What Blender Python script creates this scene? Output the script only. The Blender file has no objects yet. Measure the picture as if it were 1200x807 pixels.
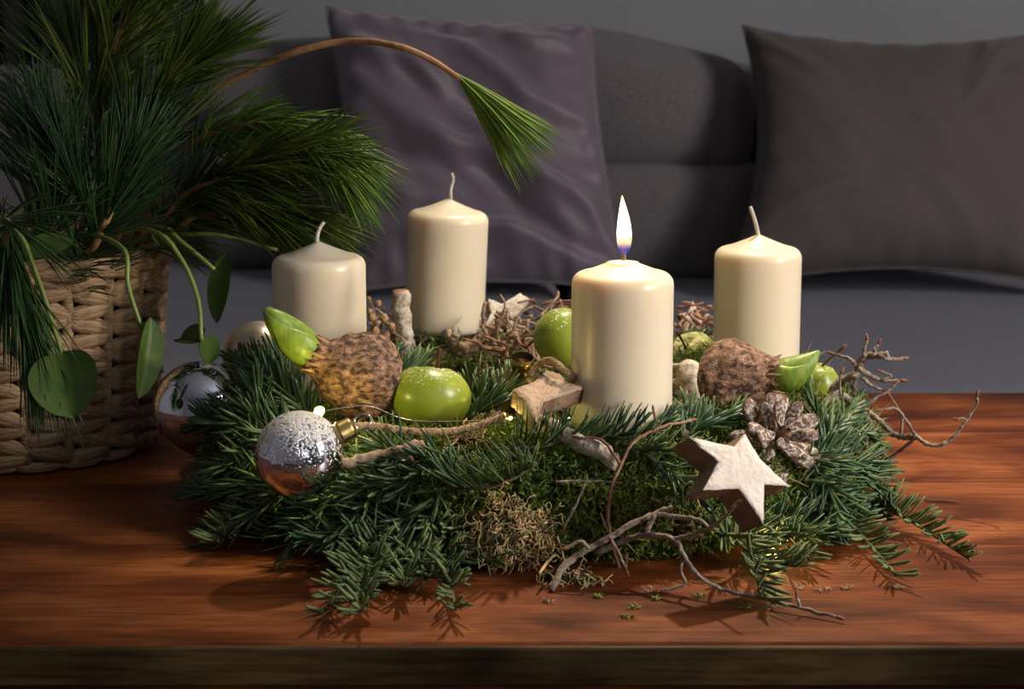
import bpy, math, random
import numpy as np
from mathutils import Vector, Matrix, noise

scene = bpy.context.scene
COL = scene.collection
R = math.radians

# ------------------------------------------------------------------ camera
# world: metres, z = 0 is the table top, +Y away from the viewer
CAM_H = 0.395
F_PX = 2400.0
PITCH = math.atan(456.5 / 2400.0)
cam_d = bpy.data.cameras.new('camera')
cam_d.sensor_width = 36.0
cam_d.lens = 72.0
cam_d.clip_start = 0.02
cam_d.dof.use_dof = True
cam_d.dof.focus_distance = 1.42
cam_d.dof.aperture_fstop = 13.0
cam = bpy.data.objects.new('camera', cam_d)
cam.location = (0, 0, CAM_H)
cam.rotation_euler = (math.pi / 2 - PITCH, 0, 0)
COL.objects.link(cam)
scene.camera = cam

# ------------------------------------------------------------------ world, lights, exposure
vs = scene.view_settings
vs.view_transform = 'Standard'
vs.look = 'None'
vs.gamma = 1.0
vs.use_curve_mapping = False
vs.exposure = 0.12
world = bpy.data.worlds.new('world')
scene.world = world
world.use_nodes = True
world.node_tree.nodes['Background'].inputs[0].default_value = (0.35, 0.42, 0.55, 1)
world.node_tree.nodes['Background'].inputs[1].default_value = 0.02


def add_light(name, kind, loc, target, energy, color, **kw):
    d = bpy.data.lights.new(name, kind)
    d.energy = energy
    d.color = color
    for k, v in kw.items():
        setattr(d, k, v)
    o = bpy.data.objects.new(name, d)
    o.location = loc
    o.rotation_euler = (Vector(target) - Vector(loc)).to_track_quat('-Z', 'Y').to_euler()
    COL.objects.link(o)
    return o


# shaded ceiling spot above and behind the wreath (warm), window daylight from the right and behind the viewer
add_light('ceiling_spot', 'SPOT', (0.22, 2.12, 1.36), (0.19, 1.50, 0.05), 104, (1.0, 0.79, 0.55),
          spot_size=R(38), spot_blend=0.85, shadow_soft_size=0.03)
add_light('wall_spot', 'SPOT', (1.75, 0.55, 0.75), (0.16, 1.46, 0.08), 66, (1.0, 0.84, 0.66),
          spot_size=R(19), spot_blend=0.8, shadow_soft_size=0.05)
add_light('window_daylight', 'AREA', (2.14, 0.55, 0.95), (0.0, 2.1, 0.1), 66, (1.0, 0.93, 0.93),
          shape='RECTANGLE', size=0.9, size_y=1.2)
add_light('window_daylight', 'AREA', (0.95, -1.54, 0.95), (0.3, 1.8, 0.1), 6, (0.80, 0.88, 1.0),
          shape='RECTANGLE', size=0.9, size_y=1.2)
scene.cycles.use_denoising = True
scene.cycles.max_bounces = 8


# ------------------------------------------------------------------ coordinates
def W(px, py, zc):
    """Point that lies zc metres in front of the camera on the sight line of a photograph pixel."""
    xc = (px - 600.0) / F_PX
    yc = (403.5 - py) / F_PX
    c, s = math.cos(PITCH), math.sin(PITCH)
    return Vector((xc * zc, zc * (c + yc * s), CAM_H + zc * (yc * c - s)))


def G(px, py, z=0.0):
    """Where the sight line of a pixel meets the level z."""
    d = W(px, py, 1.0) - Vector((0, 0, CAM_H))
    t = (z - CAM_H) / d.z
    return Vector((0, 0, CAM_H)) + d * t


WC = Vector((0.020, 1.552, 0.0))      # wreath centre
WR, WA, WZ, WB = 0.182, 0.082, 0.030, 0.044


def wf(p):
    q = (math.hypot(p.x - WC.x, p.y - WC.y) - WR) / WA
    h = (p.z - WZ) / WB
    return q * q + h * h - 1.0


def S(px, py, off=0.008):
    """Point on the wreath body (or on the table past it) seen at a pixel, lifted by off."""
    o = Vector((0, 0, CAM_H))
    d = (W(px, py, 1.0) - o)
    t = 1.0
    while t < 2.2:
        p = o + d * t
        if p.z <= 0.0:
            p.z = off
            return p
        if wf(p) <= 0:
            e = 1e-4
            n = Vector((wf(p + Vector((e, 0, 0))) - wf(p), wf(p + Vector((0, e, 0))) - wf(p), wf(p + Vector((0, 0, e))) - wf(p)))
            n.normalize()
            return p + n * off
        t += 0.003
    return o + d * 1.6


# ------------------------------------------------------------------ materials
def mat(name, c1, c2=None, scale=20.0, rough=0.6, bump=0.0, bscale=60.0, metal=0.0, stretch=(1, 1, 1), sss=0.0,
        sss_r=(1, 0.5, 0.25), sss_s=0.01, island=0.0, spec=0.5, trans=0.0, detail=4.0, lo=0.35, hi=0.65, c3=None,
        sheen=0.0, distort=0.0):
    m = bpy.data.materials.new(name)
    m.use_nodes = True
    nt = m.node_tree
    b = nt.nodes['Principled BSDF']
    b.inputs['Roughness'].default_value = rough
    b.inputs['Metallic'].default_value = metal
    b.inputs['Specular IOR Level'].default_value = spec
    if trans:
        b.inputs['Transmission Weight'].default_value = trans
    if sheen:
        b.inputs['Sheen Weight'].default_value = sheen
    if sss:
        b.inputs['Subsurface Weight'].default_value = sss
        b.inputs['Subsurface Radius'].default_value = sss_r
        b.inputs['Subsurface Scale'].default_value = sss_s
    tc = nt.nodes.new('ShaderNodeTexCoord')
    mp = nt.nodes.new('ShaderNodeMapping')
    mp.inputs['Scale'].default_value = stretch
    nt.links.new(tc.outputs['Object'], mp.inputs['Vector'])
    col = None
    if c2 is not None:
        n = nt.nodes.new('ShaderNodeTexNoise')
        n.inputs['Scale'].default_value = scale
        n.inputs['Detail'].default_value = detail
        n.inputs['Distortion'].default_value = distort
        nt.links.new(mp.outputs[0], n.inputs['Vector'])
        r = nt.nodes.new('ShaderNodeValToRGB')
        r.color_ramp.elements[0].position = lo
        r.color_ramp.elements[0].color = (*c1, 1)
        r.color_ramp.elements[1].position = hi
        r.color_ramp.elements[1].color = (*c2, 1)
        if c3 is not None:
            e = r.color_ramp.elements.new(min(0.99, hi + 0.12))
            e.color = (*c3, 1)
        nt.links.new(n.outputs['Fac'], r.inputs[0])
        col = r.outputs[0]
    if island:
        g = nt.nodes.new('ShaderNodeNewGeometry')
        hs = nt.nodes.new('ShaderNodeHueSaturation')
        mr = nt.nodes.new('ShaderNodeMapRange')
        mr.inputs['To Min'].default_value = 1 - island
        mr.inputs['To Max'].default_value = 1 + island
        nt.links.new(g.outputs['Random Per Island'], mr.inputs['Value'])
        nt.links.new(mr.outputs[0], hs.inputs['Value'])
        mh = nt.nodes.new('ShaderNodeMapRange')
        mh.inputs['To Min'].default_value = 0.5 + island * 0.06
        mh.inputs['To Max'].default_value = 0.5 - island * 0.08
        nt.links.new(g.outputs['Random Per Island'], mh.inputs['Value'])
        nt.links.new(mh.outputs[0], hs.inputs['Hue'])
        if col is None:
            hs.inputs['Color'].default_value = (*c1, 1)
        else:
            nt.links.new(col, hs.inputs['Color'])
        col = hs.outputs[0]
    if col is None:
        b.inputs['Base Color'].default_value = (*c1, 1)
    else:
        nt.links.new(col, b.inputs['Base Color'])
    if bump:
        n2 = nt.nodes.new('ShaderNodeTexNoise')
        n2.inputs['Scale'].default_value = bscale
        n2.inputs['Detail'].default_value = 5
        nt.links.new(mp.outputs[0], n2.inputs['Vector'])
        bp = nt.nodes.new('ShaderNodeBump')
        bp.inputs['Strength'].default_value = bump
        bp.inputs['Distance'].default_value = 0.002
        nt.links.new(n2.outputs['Fac'], bp.inputs['Height'])
        nt.links.new(bp.outputs[0], b.inputs['Normal'])
    return m


def add_frost(m, color, scale, lo, hi, upward=1.0, rough=0.85):
    """White artificial snow / frost flecks on the faces that pointed up when it was sprinkled."""
    nt = m.node_tree
    b = nt.nodes['Principled BSDF']
    old = b.inputs['Base Color'].links[0].from_socket if b.inputs['Base Color'].links else None
    tc = nt.nodes.new('ShaderNodeTexCoord')
    n = nt.nodes.new('ShaderNodeTexNoise')
    n.inputs['Scale'].default_value = scale
    n.inputs['Detail'].default_value = 6
    nt.links.new(tc.outputs['Object'], n.inputs['Vector'])
    sx = nt.nodes.new('ShaderNodeSeparateXYZ')
    nt.links.new(tc.outputs['Normal'], sx.inputs[0])
    ma = nt.nodes.new('ShaderNodeMath')
    ma.operation = 'MULTIPLY_ADD'
    ma.inputs[1].default_value = 0.22 * upward
    nt.links.new(sx.outputs['Z'], ma.inputs[0])
    nt.links.new(n.outputs['Fac'], ma.inputs[2])
    mr = nt.nodes.new('ShaderNodeMapRange')
    mr.inputs['From Min'].default_value = lo
    mr.inputs['From Max'].default_value = hi
    nt.links.new(ma.outputs[0], mr.inputs['Value'])
    mx = nt.nodes.new('ShaderNodeMix')
    mx.data_type = 'RGBA'
    nt.links.new(mr.outputs[0], mx.inputs[0])
    if old:
        nt.links.new(old, mx.inputs[6])
    else:
        mx.inputs[6].default_value = b.inputs['Base Color'].default_value
    mx.inputs[7].default_value = (*color, 1)
    nt.links.new(mx.outputs[2], b.inputs['Base Color'])
    m1 = nt.nodes.new('ShaderNodeMapRange')
    m1.inputs['To Min'].default_value = b.inputs['Roughness'].default_value
    m1.inputs['To Max'].default_value = rough
    nt.links.new(mr.outputs[0], m1.inputs['Value'])
    nt.links.new(m1.outputs[0], b.inputs['Roughness'])
    if b.inputs['Metallic'].default_value > 0:
        m2 = nt.nodes.new('ShaderNodeMapRange')
        m2.inputs['To Min'].default_value = b.inputs['Metallic'].default_value
        m2.inputs['To Max'].default_value = 0.0
        nt.links.new(mr.outputs[0], m2.inputs['Value'])
        nt.links.new(m2.outputs[0], b.inputs['Metallic'])
    bp = nt.nodes.new('ShaderNodeBump')
    bp.inputs['Strength'].default_value = 0.5
    bp.inputs['Distance'].default_value = 0.001
    nt.links.new(mr.outputs[0], bp.inputs['Height'])
    nt.links.new(bp.outputs[0], b.inputs['Normal'])
    return m


def emit_mat(name, color, strength):
    m = bpy.data.materials.new(name)
    m.use_nodes = True
    nt = m.node_tree
    b = nt.nodes['Principled BSDF']
    b.inputs['Base Color'].default_value = (*color, 1)
    b.inputs['Emission Color'].default_value = (*color, 1)
    b.inputs['Emission Strength'].default_value = strength
    return m


M = {}
M['wax'] = mat('wax', (0.78, 0.70, 0.53), (0.83, 0.75, 0.58), 8, 0.32, sss=0.85, sss_r=(1.0, 0.72, 0.42), sss_s=0.016, bump=0.04, bscale=40)
M['wick'] = mat('wick', (0.75, 0.68, 0.60), (0.55, 0.48, 0.42), 300, 0.9, bump=0.6, bscale=900)
M['wick_burnt'] = mat('wick_burnt', (0.03, 0.02, 0.015), (0.25, 0.18, 0.10), 200, 0.9)
M['fir'] = mat('fir_needle', (0.034, 0.092, 0.042), (0.078, 0.140, 0.044), 18, 0.42, island=0.45, c3=(0.170, 0.220, 0.062), spec=0.35)
M['fir_under'] = mat('fir_needle_underside', (0.105, 0.175, 0.070), (0.185, 0.240, 0.095), 20, 0.55, island=0.35, spec=0.3)
M['fir_bark'] = mat('fir_bark', (0.09, 0.06, 0.03), (0.05, 0.06, 0.025), 80, 0.8, bump=0.5)
M['moss'] = mat('moss', (0.055, 0.115, 0.014), (0.16, 0.24, 0.03), 22, 0.8, island=0.5, c3=(0.13, 0.10, 0.035), lo=0.3, hi=0.6)
M['ring'] = mat('wreath_ground', (0.020, 0.022, 0.008), (0.050, 0.045, 0.018), 60, 0.95, bump=1.0, bscale=200)
M['lichen'] = mat('lichen', (0.42, 0.31, 0.12), (0.58, 0.46, 0.22), 30, 0.9, island=0.4)
M['bark'] = mat('bark_brown', (0.20, 0.125, 0.075), (0.42, 0.31, 0.21), 220, 0.85, bump=0.8, bscale=260)
M['bark_grey'] = mat('bark_grey', (0.16, 0.11, 0.08), (0.36, 0.30, 0.24), 240, 0.85, bump=0.8, bscale=260, c3=(0.45, 0.42, 0.34))
M['bark_red'] = mat('bark_red', (0.23, 0.085, 0.045), (0.35, 0.20, 0.13), 110, 0.7, bump=0.4, bscale=300)
M['bark_lichen'] = mat('bark_lichened', (0.22, 0.17, 0.12), (0.62, 0.55, 0.44), 130, 0.9, bump=1.0, bscale=300, lo=0.3, hi=0.5)
M['cut_wood'] = mat('cut_wood', (0.30, 0.13, 0.07), (0.45, 0.27, 0.17), 150, 0.85)
M['bud'] = mat('twig_bud', (0.24, 0.095, 0.05), (0.17, 0.07, 0.035), 150, 0.6)
M['bulb_skin'] = mat('bulb_skin', (0.045, 0.018, 0.008), (0.34, 0.190, 0.115), 190, 0.72, bump=1.0, bscale=520, stretch=(1, 1, 1.6), detail=9, lo=0.38, hi=0.60, c3=(0.50, 0.35, 0.23), distort=0.35)
M['bulb_paper'] = mat('bulb_paper', (0.42, 0.26, 0.11), (0.25, 0.13, 0.06), 60, 0.6, bump=0.5)
M['shoot'] = mat('shoot_green', (0.155, 0.27, 0.03), (0.27, 0.38, 0.05), 60, 0.45, sss=0.25, sss_r=(0.6, 1, 0.2), sss_s=0.006, stretch=(6, 6, 1))
M['apple'] = add_frost(mat('apple_skin', (0.21, 0.30, 0.022), (0.33, 0.39, 0.05), 25, 0.33, sss=0.2, sss_r=(0.7, 1, 0.2), sss_s=0.006),
                       (0.75, 0.76, 0.62), 420, 0.70, 0.80, 0.75)
M['apple_frosted'] = add_frost(mat('apple_skin_frosted', (0.21, 0.30, 0.022), (0.33, 0.39, 0.05), 25, 0.35),
                               (0.60, 0.62, 0.30), 120, 0.52, 0.66, 0.7)
M['stem'] = mat('apple_stem', (0.07, 0.03, 0.018), (0.14, 0.06, 0.03), 90, 0.7)
M['silver'] = add_frost(mat('mercury_glass', (0.80, 0.82, 0.86), (0.72, 0.74, 0.78), 12, 0.045, metal=1.0),
                        (0.62, 0.60, 0.55), 700, 0.76, 0.86, 0.7)
M['silver_snow'] = add_frost(mat('mercury_glass_snow', (0.84, 0.86, 0.90), (0.76, 0.78, 0.82), 12, 0.04, metal=1.0),
                             (0.74, 0.71, 0.65), 560, 0.58, 0.78, 1.15)
M['champagne'] = mat('matte_champagne', (0.90, 0.81, 0.68), (0.44, 0.37, 0.29), 90, 0.30, metal=0.6, lo=0.62, hi=0.72)
M['gold'] = mat('brass_cap', (0.55, 0.42, 0.16), (0.35, 0.25, 0.10), 90, 0.28, metal=1.0)
M['neck_shade'] = mat('neck_inside_shade', (0.035, 0.02, 0.01), rough=0.7)  # near-black colour stands in for the shade inside the brass neck
M['wire'] = mat('wire', (0.75, 0.72, 0.66), rough=0.25, metal=1.0)
M['star'] = mat('star_face', (0.70, 0.62, 0.52), (0.80, 0.74, 0.65), 60, 0.9, bump=1.0, bscale=220)
M['star_brown'] = mat('star_face_brown', (0.40, 0.28, 0.19), (0.54, 0.40, 0.28), 70, 0.9, bump=1.0, bscale=220)
M['star_side'] = mat('star_side', (0.17, 0.105, 0.06), (0.30, 0.20, 0.125), 60, 0.9, bump=1.0, bscale=240)
M['cone'] = add_frost(mat('cone_scale', (0.10, 0.052, 0.030), (0.24, 0.13, 0.07), 60, 0.6, bump=0.6, bscale=200),
                      (0.66, 0.63, 0.60), 330, 0.57, 0.72, 0.5)
M['jute'] = mat('jute', (0.36, 0.24, 0.12), (0.50, 0.36, 0.20), 200, 0.95, bump=0.9, bscale=500)
M['strand'] = mat('basket_strand', (0.22, 0.13, 0.065), (0.46, 0.31, 0.17), 60, 0.55, bump=1.0, bscale=110, stretch=(1, 4, 9), detail=6)
M['basket_body'] = mat('basket_inner', (0.025, 0.016, 0.010), (0.05, 0.03, 0.02), 40, 0.9)
M['soil'] = mat('soil', (0.018, 0.012, 0.008), (0.06, 0.04, 0.025), 80, 0.95, bump=1.0, bscale=150)
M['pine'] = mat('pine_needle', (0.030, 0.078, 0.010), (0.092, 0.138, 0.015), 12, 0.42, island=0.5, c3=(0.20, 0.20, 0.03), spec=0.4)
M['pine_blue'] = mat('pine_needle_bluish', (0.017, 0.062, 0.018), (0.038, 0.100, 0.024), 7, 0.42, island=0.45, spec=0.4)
M['pine_lit'] = mat('pine_needle_lit', (0.070, 0.175, 0.024), (0.16, 0.26, 0.035), 14, 0.42, island=0.4, spec=0.4)  # light on the right-hand tufts painted in as brighter needles
M['pine_bark'] = mat('pine_bark', (0.28, 0.13, 0.055), (0.38, 0.20, 0.09), 60, 0.7, bump=0.7, bscale=200)
M['leaf'] = mat('leaf', (0.036, 0.085, 0.011), (0.075, 0.125, 0.020), 60, 0.48, spec=0.35, bump=0.15, bscale=80)
M['petiole'] = mat('petiole', (0.16, 0.24, 0.05), (0.24, 0.30, 0.07), 30, 0.4)
M['sofa'] = mat('sofa_fabric', (0.125, 0.110, 0.112), (0.175, 0.155, 0.156), 240, 0.95, bump=0.8, bscale=1100, sheen=0.15)
M['sofa_seat'] = mat('sofa_seat_fabric', (0.150, 0.153, 0.182), (0.205, 0.208, 0.238), 260, 0.95, bump=0.8, bscale=1100, sheen=0.15)
M['mauve'] = mat('mauve_satin', (0.135, 0.104, 0.122), (0.165, 0.128, 0.150), 5, 0.55, bump=0.1, bscale=700, sheen=0.4)
M['brown_cloth'] = mat('brown_cloth', (0.080, 0.062, 0.056), (0.098, 0.076, 0.069), 5, 0.85, bump=0.25, bscale=700, sheen=0.15)
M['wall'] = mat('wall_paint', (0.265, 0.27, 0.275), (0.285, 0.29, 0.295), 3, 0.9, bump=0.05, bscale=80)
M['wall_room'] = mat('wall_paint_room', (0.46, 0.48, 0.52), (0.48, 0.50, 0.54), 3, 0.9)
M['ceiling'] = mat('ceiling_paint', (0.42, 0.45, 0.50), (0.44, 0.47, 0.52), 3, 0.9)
M['floor'] = mat('floor_wood', (0.10, 0.06, 0.035), (0.16, 0.10, 0.06), 6, 0.5, stretch=(1, 12, 1))
M['curtain'] = mat('dark_curtain', (0.012, 0.012, 0.014), (0.020, 0.019, 0.022), 10, 0.95)
M['frame'] = mat('window_frame_paint', (0.65, 0.66, 0.68), (0.6, 0.61, 0.63), 4, 0.5)
M['dark_metal'] = mat('dark_metal', (0.03, 0.03, 0.03), (0.05, 0.05, 0.05), 20, 0.5, metal=0.6)
M['led'] = emit_mat('led_glow', (1.0, 0.72, 0.18), 7)
M['glass_bulb'] = emit_mat('lamp_glow', (1.0, 0.82, 0.6), 6)


def wood_mat(name, dark, mid, light, seed, rings=3.2):
    """Flat-sawn wood: wavy growth rings along X, broad tone changes, fine dark pores."""
    m = bpy.data.materials.new(name)
    m.use_nodes = True
    nt = m.node_tree
    L = nt.links.new
    b = nt.nodes['Principled BSDF']
    tc = nt.nodes.new('ShaderNodeTexCoord')

    def mapping(sc):
        mp = nt.nodes.new('ShaderNodeMapping')
        mp.inputs['Scale'].default_value = sc
        mp.inputs['Location'].default_value = (seed, seed * 3.1, seed)
        L(tc.outputs['Object'], mp.inputs['Vector'])
        return mp.outputs[0]

    def noise_tex(vec, scale, detail, dist=0.0):
        n = nt.nodes.new('ShaderNodeTexNoise')
        n.inputs['Scale'].default_value = scale
        n.inputs['Detail'].default_value = detail
        n.inputs['Distortion'].default_value = dist
        L(vec, n.inputs['Vector'])
        return n.outputs['Fac']

    wv = nt.nodes.new('ShaderNodeTexWave')
    wv.wave_type = 'BANDS'
    wv.bands_direction = 'Y'
    wv.inputs['Scale'].default_value = rings
    wv.inputs['Distortion'].default_value = 9.0
    wv.inputs['Detail'].default_value = 4.0
    wv.inputs['Detail Scale'].default_value = 0.55
    wv.inputs['Detail Roughness'].default_value = 0.55
    L(mapping((0.55, 1.0, 1.0)), wv.inputs['Vector'])
    broad = noise_tex(mapping((1.0, 2.0, 2.0)), 3.0, 7, 2.4)
    mixv = nt.nodes.new('ShaderNodeMath')
    mixv.operation = 'MULTIPLY_ADD'
    mixv.inputs[1].default_value = 0.13
    L(wv.outputs['Fac'], mixv.inputs[0])
    sc = nt.nodes.new('ShaderNodeMath')
    sc.operation = 'MULTIPLY_ADD'
    sc.inputs[1].default_value = 1.3
    sc.inputs[2].default_value = -0.20
    L(broad, sc.inputs[0])
    L(sc.outputs[0], mixv.inputs[2])
    r = nt.nodes.new('ShaderNodeValToRGB')
    els = r.color_ramp.elements
    els[0].position = 0.26
    els[0].color = (*dark, 1)
    els[1].position = 0.78
    els[1].color = (*light, 1)
    e = els.new(0.5)
    e.color = (*mid, 1)
    L(mixv.outputs[0], r.inputs[0])
    pores = noise_tex(mapping((9.0, 130.0, 130.0)), 3.0, 3)
    r2 = nt.nodes.new('ShaderNodeValToRGB')
    r2.color_ramp.elements[0].position = 0.36
    r2.color_ramp.elements[0].color = (0.42, 0.36, 0.32, 1)
    r2.color_ramp.elements[1].position = 0.52
    r2.color_ramp.elements[1].color = (1, 1, 1, 1)
    L(pores, r2.inputs[0])
    mx = nt.nodes.new('ShaderNodeMix')
    mx.data_type = 'RGBA'
    mx.blend_type = 'MULTIPLY'
    mx.inputs[0].default_value = 0.6
    L(r.outputs[0], mx.inputs[6])
    L(r2.outputs[0], mx.inputs[7])
    grain = noise_tex(mapping((5.0, 60.0, 60.0)), 1.6, 6, 1.5)
    r3 = nt.nodes.new('ShaderNodeValToRGB')
    r3.color_ramp.elements[0].position = 0.38
    r3.color_ramp.elements[0].color = (0.50, 0.42, 0.38, 1)
    r3.color_ramp.elements[1].position = 0.60
    r3.color_ramp.elements[1].color = (1.12, 1.12, 1.12, 1)
    L(grain, r3.inputs[0])
    mx3 = nt.nodes.new('ShaderNodeMix')
    mx3.data_type = 'RGBA'
    mx3.blend_type = 'MULTIPLY'
    mx3.inputs[0].default_value = 0.5
    L(mx.outputs[2], mx3.inputs[6])
    L(r3.outputs[0], mx3.inputs[7])
    L(mx3.outputs[2], b.inputs['Base Color'])
    mr = nt.nodes.new('ShaderNodeMapRange')
    mr.inputs['To Min'].default_value = 0.28
    mr.inputs['To Max'].default_value = 0.50
    L(broad, mr.inputs['Value'])
    L(mr.outputs[0], b.inputs['Roughness'])
    bp = nt.nodes.new('ShaderNodeBump')
    bp.inputs['Strength'].default_value = 0.2
    bp.inputs['Distance'].default_value = 0.0008
    L(pores, bp.inputs['Height'])
    L(bp.outputs[0], b.inputs['Normal'])
    b.inputs['Specular IOR Level'].default_value = 0.22
    return m


WOODS = [wood_mat('table_wood', (0.070, 0.016, 0.004), (0.185, 0.049, 0.013), (0.34, 0.112, 0.034), s) for s in (0.3, 4.7, 9.2)]
M['shaded_edge_wood'] = wood_mat('table_edge_wood_shaded', (0.022, 0.014, 0.006), (0.065, 0.042, 0.017), (0.13, 0.085, 0.032), 2.2, 14.0)  # shade of the backlit front face is put into this darker wood colour

# ------------------------------------------------------------------ mesh helpers


class MB:
    def __init__(self):
        self.v, self.f, self.mi = [], [], []

    def add(self, vs, fs, mi=0):
        k = len(self.v)
        self.v.extend(vs)
        self.f.extend([tuple(i + k for i in f) for f in fs])
        self.mi.extend([mi] * len(fs))

    def tube(self, pts, radii, seg=8, cap=True, mi=0, wob=0.0, wsc=60.0, flat=None):
        pts = [Vector(p) for p in pts]
        n = len(pts)
        if isinstance(radii, (int, float)):
            radii = [radii] * n
        t0 = (pts[1] - pts[0]).normalized()
        u = t0.orthogonal().normalized() if flat is None else (Vector(flat) - t0 * t0.dot(Vector(flat))).normalized()
        vs = []
        for i in range(n):
            t = (pts[min(i + 1, n - 1)] - pts[max(i - 1, 0)]).normalized()
            u = (u - t * u.dot(t))
            u = u.normalized() if u.length > 1e-8 else t.orthogonal().normalized()
            w = t.cross(u)
            for k in range(seg):
                a = 2 * math.pi * k / seg
                d = u * math.cos(a) + w * math.sin(a)
                r = radii[i]
                if wob:
                    r *= 1 + wob * noise.noise((pts[i] + d * radii[i]) * wsc)
                vs.append(pts[i] + d * r)
        fs = []
        for i in range(n - 1):
            for k in range(seg):
                a, b = i * seg + k, i * seg + (k + 1) % seg
                fs.append((a, b, b + seg, a + seg))
        if cap:
            fs.append(tuple(reversed(range(seg))))
            fs.append(tuple(range((n - 1) * seg, n * seg)))
        self.add(vs, fs, mi)

    def lathe(self, prof, base, axis=(0, 0, 1), seg=32, mi=0, close=True):
        """prof: list of (radius, height along axis)."""
        base, ax = Vector(base), Vector(axis).normalized()
        u = ax.orthogonal().normalized()
        w = ax.cross(u)
        vs, fs = [], []
        for r, h in prof:
            for k in range(seg):
                a = 2 * math.pi * k / seg
                vs.append(base + ax * h + (u * math.cos(a) + w * math.sin(a)) * max(r, 1e-5))
        for i in range(len(prof) - 1):
            for k in range(seg):
                a, b = i * seg + k, i * seg + (k + 1) % seg
                fs.append((a, b, b + seg, a + seg))
        if close:
            fs.append(tuple(reversed(range(seg))))
            fs.append(tuple(range((len(prof) - 1) * seg, len(prof) * seg)))
        self.add(vs, fs, mi)

    def box(self, lo, hi, mi=0, bevel=0.0):
        x0, y0, z0 = lo
        x1, y1, z1 = hi
        if not bevel:
            vs = [Vector(p) for p in ((x0, y0, z0), (x1, y0, z0), (x1, y1, z0), (x0, y1, z0), (x0, y0, z1), (x1, y0, z1), (x1, y1, z1), (x0, y1, z1))]
            fs = [(0, 3, 2, 1), (4, 5, 6, 7), (0, 1, 5, 4), (1, 2, 6, 5), (2, 3, 7, 6), (3, 0, 4, 7)]
            self.add(vs, fs, mi)
            return
        b = bevel
        vs, fs = [], []
        # chamfered box: three inset rectangles per axis
        idx = {}
        for sx in (0, 1):
            for sy in (0, 1):
                for sz in (0, 1):
                    for ax in range(3):
                        p = [x1 if sx else x0, y1 if sy else y0, z1 if sz else z0]
                        s = (sx, sy, sz)
                        for a in range(3):
                            if a != ax:
                                p[a] += -b if s[a] else b
                        idx[(sx, sy, sz, ax)] = len(vs)
                        vs.append(Vector(p))
        for ax in range(3):
            o = [a for a in range(3) if a != ax]
            for s in (0, 1):
                q = []
                for c in ((0, 0), (1, 0), (1, 1), (0, 1)):
                    k = [0, 0, 0]
                    k[ax] = s
                    k[o[0]], k[o[1]] = c
                    q.append(idx[(*k, ax)])
                fs.append(tuple(q))
        for e in range(3):
            o = [a for a in range(3) if a != e]
            for c in ((0, 0), (1, 0), (1, 1), (0, 1)):
                ks = []
                for s in (0, 1):
                    k = [0, 0, 0]
                    k[e] = s
                    k[o[0]], k[o[1]] = c
                    ks.append(tuple(k))
                fs.append((idx[(*ks[0], o[0])], idx[(*ks[1], o[0])], idx[(*ks[1], o[1])], idx[(*ks[0], o[1])]))
        for k in [(a, b_, c) for a in (0, 1) for b_ in (0, 1) for c in (0, 1)]:
            fs.append((idx[(*k, 0)], idx[(*k, 1)], idx[(*k, 2)]))
        self.add(vs, fs, mi)

    def build(self, name, material, parent=None, smooth=True, origin=None, fix=False):
        me = bpy.data.meshes.new(name)
        if parent is not None:
            org = Vector(parent['_o']) if '_o' in parent else parent.location
        elif origin is not None:
            org = Vector(origin)
        else:
            a = np.array([tuple(p) for p in self.v])
            org = Vector((float(a[:, 0].mean()), float(a[:, 1].mean()), float(a[:, 2].min())))
        me.from_pydata([tuple(Vector(p) - org) for p in self.v], [], self.f)
        if fix:
            import bmesh
            bm = bmesh.new()
            bm.from_mesh(me)
            bmesh.ops.remove_doubles(bm, verts=bm.verts, dist=0.0002)
            bmesh.ops.recalc_face_normals(bm, faces=bm.faces)
            bm.to_mesh(me)
            bm.free()
        mats = material if isinstance(material, (list, tuple)) else [material]
        for m in mats:
            me.materials.append(M[m] if isinstance(m, str) else m)
        if len(mats) > 1:
            me.polygons.foreach_set('material_index', self.mi)
        if smooth:
            me.polygons.foreach_set('use_smooth', [True] * len(me.polygons))
        me.update()
        o = bpy.data.objects.new(name, me)
        COL.objects.link(o)
        if parent is not None:
            o.parent = parent
            if parent.type == 'MESH':
                pass
        else:
            o.location = org
        o['_o'] = tuple(org)
        return o


def thing(name, loc, label, cat, group=None):
    o = bpy.data.objects.new(name, None)
    o.empty_display_size = 0.02
    o.location = loc
    COL.objects.link(o)
    o['_o'] = tuple(loc)
    return tag(o, label, cat, group)


def tag(o, label, cat, group=None):
    o['label'] = label
    o['category'] = cat
    if group:
        o['group'] = group
    return o


def struct(o):
    o['kind'] = 'structure'
    return o


def spline(pts, n):
    """Catmull-Rom through the points, n samples."""
    pts = [Vector(p) for p in pts]
    if len(pts) == 2:
        return [pts[0].lerp(pts[1], i / (n - 1)) for i in range(n)]
    P = [pts[0] * 2 - pts[1]] + pts + [pts[-1] * 2 - pts[-2]]
    out = []
    m = len(pts) - 1
    for i in range(n):
        u = i / (n - 1) * m
        k = min(int(u), m - 1)
        t = u - k
        a, b, c, d = P[k], P[k + 1], P[k + 2], P[k + 3]
        out.append(0.5 * ((2 * b) + (c - a) * t + (2 * a - 5 * b + 4 * c - d) * t * t + (3 * b - a - 3 * c + d) * t ** 3))
    return out


def lerp_list(vals, n):
    m = len(vals) - 1
    out = []
    for i in range(n):
        u = i / (n - 1) * m
        k = min(int(u), m - 1)
        out.append(vals[k] + (vals[k + 1] - vals[k]) * (u - k))
    return out


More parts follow.
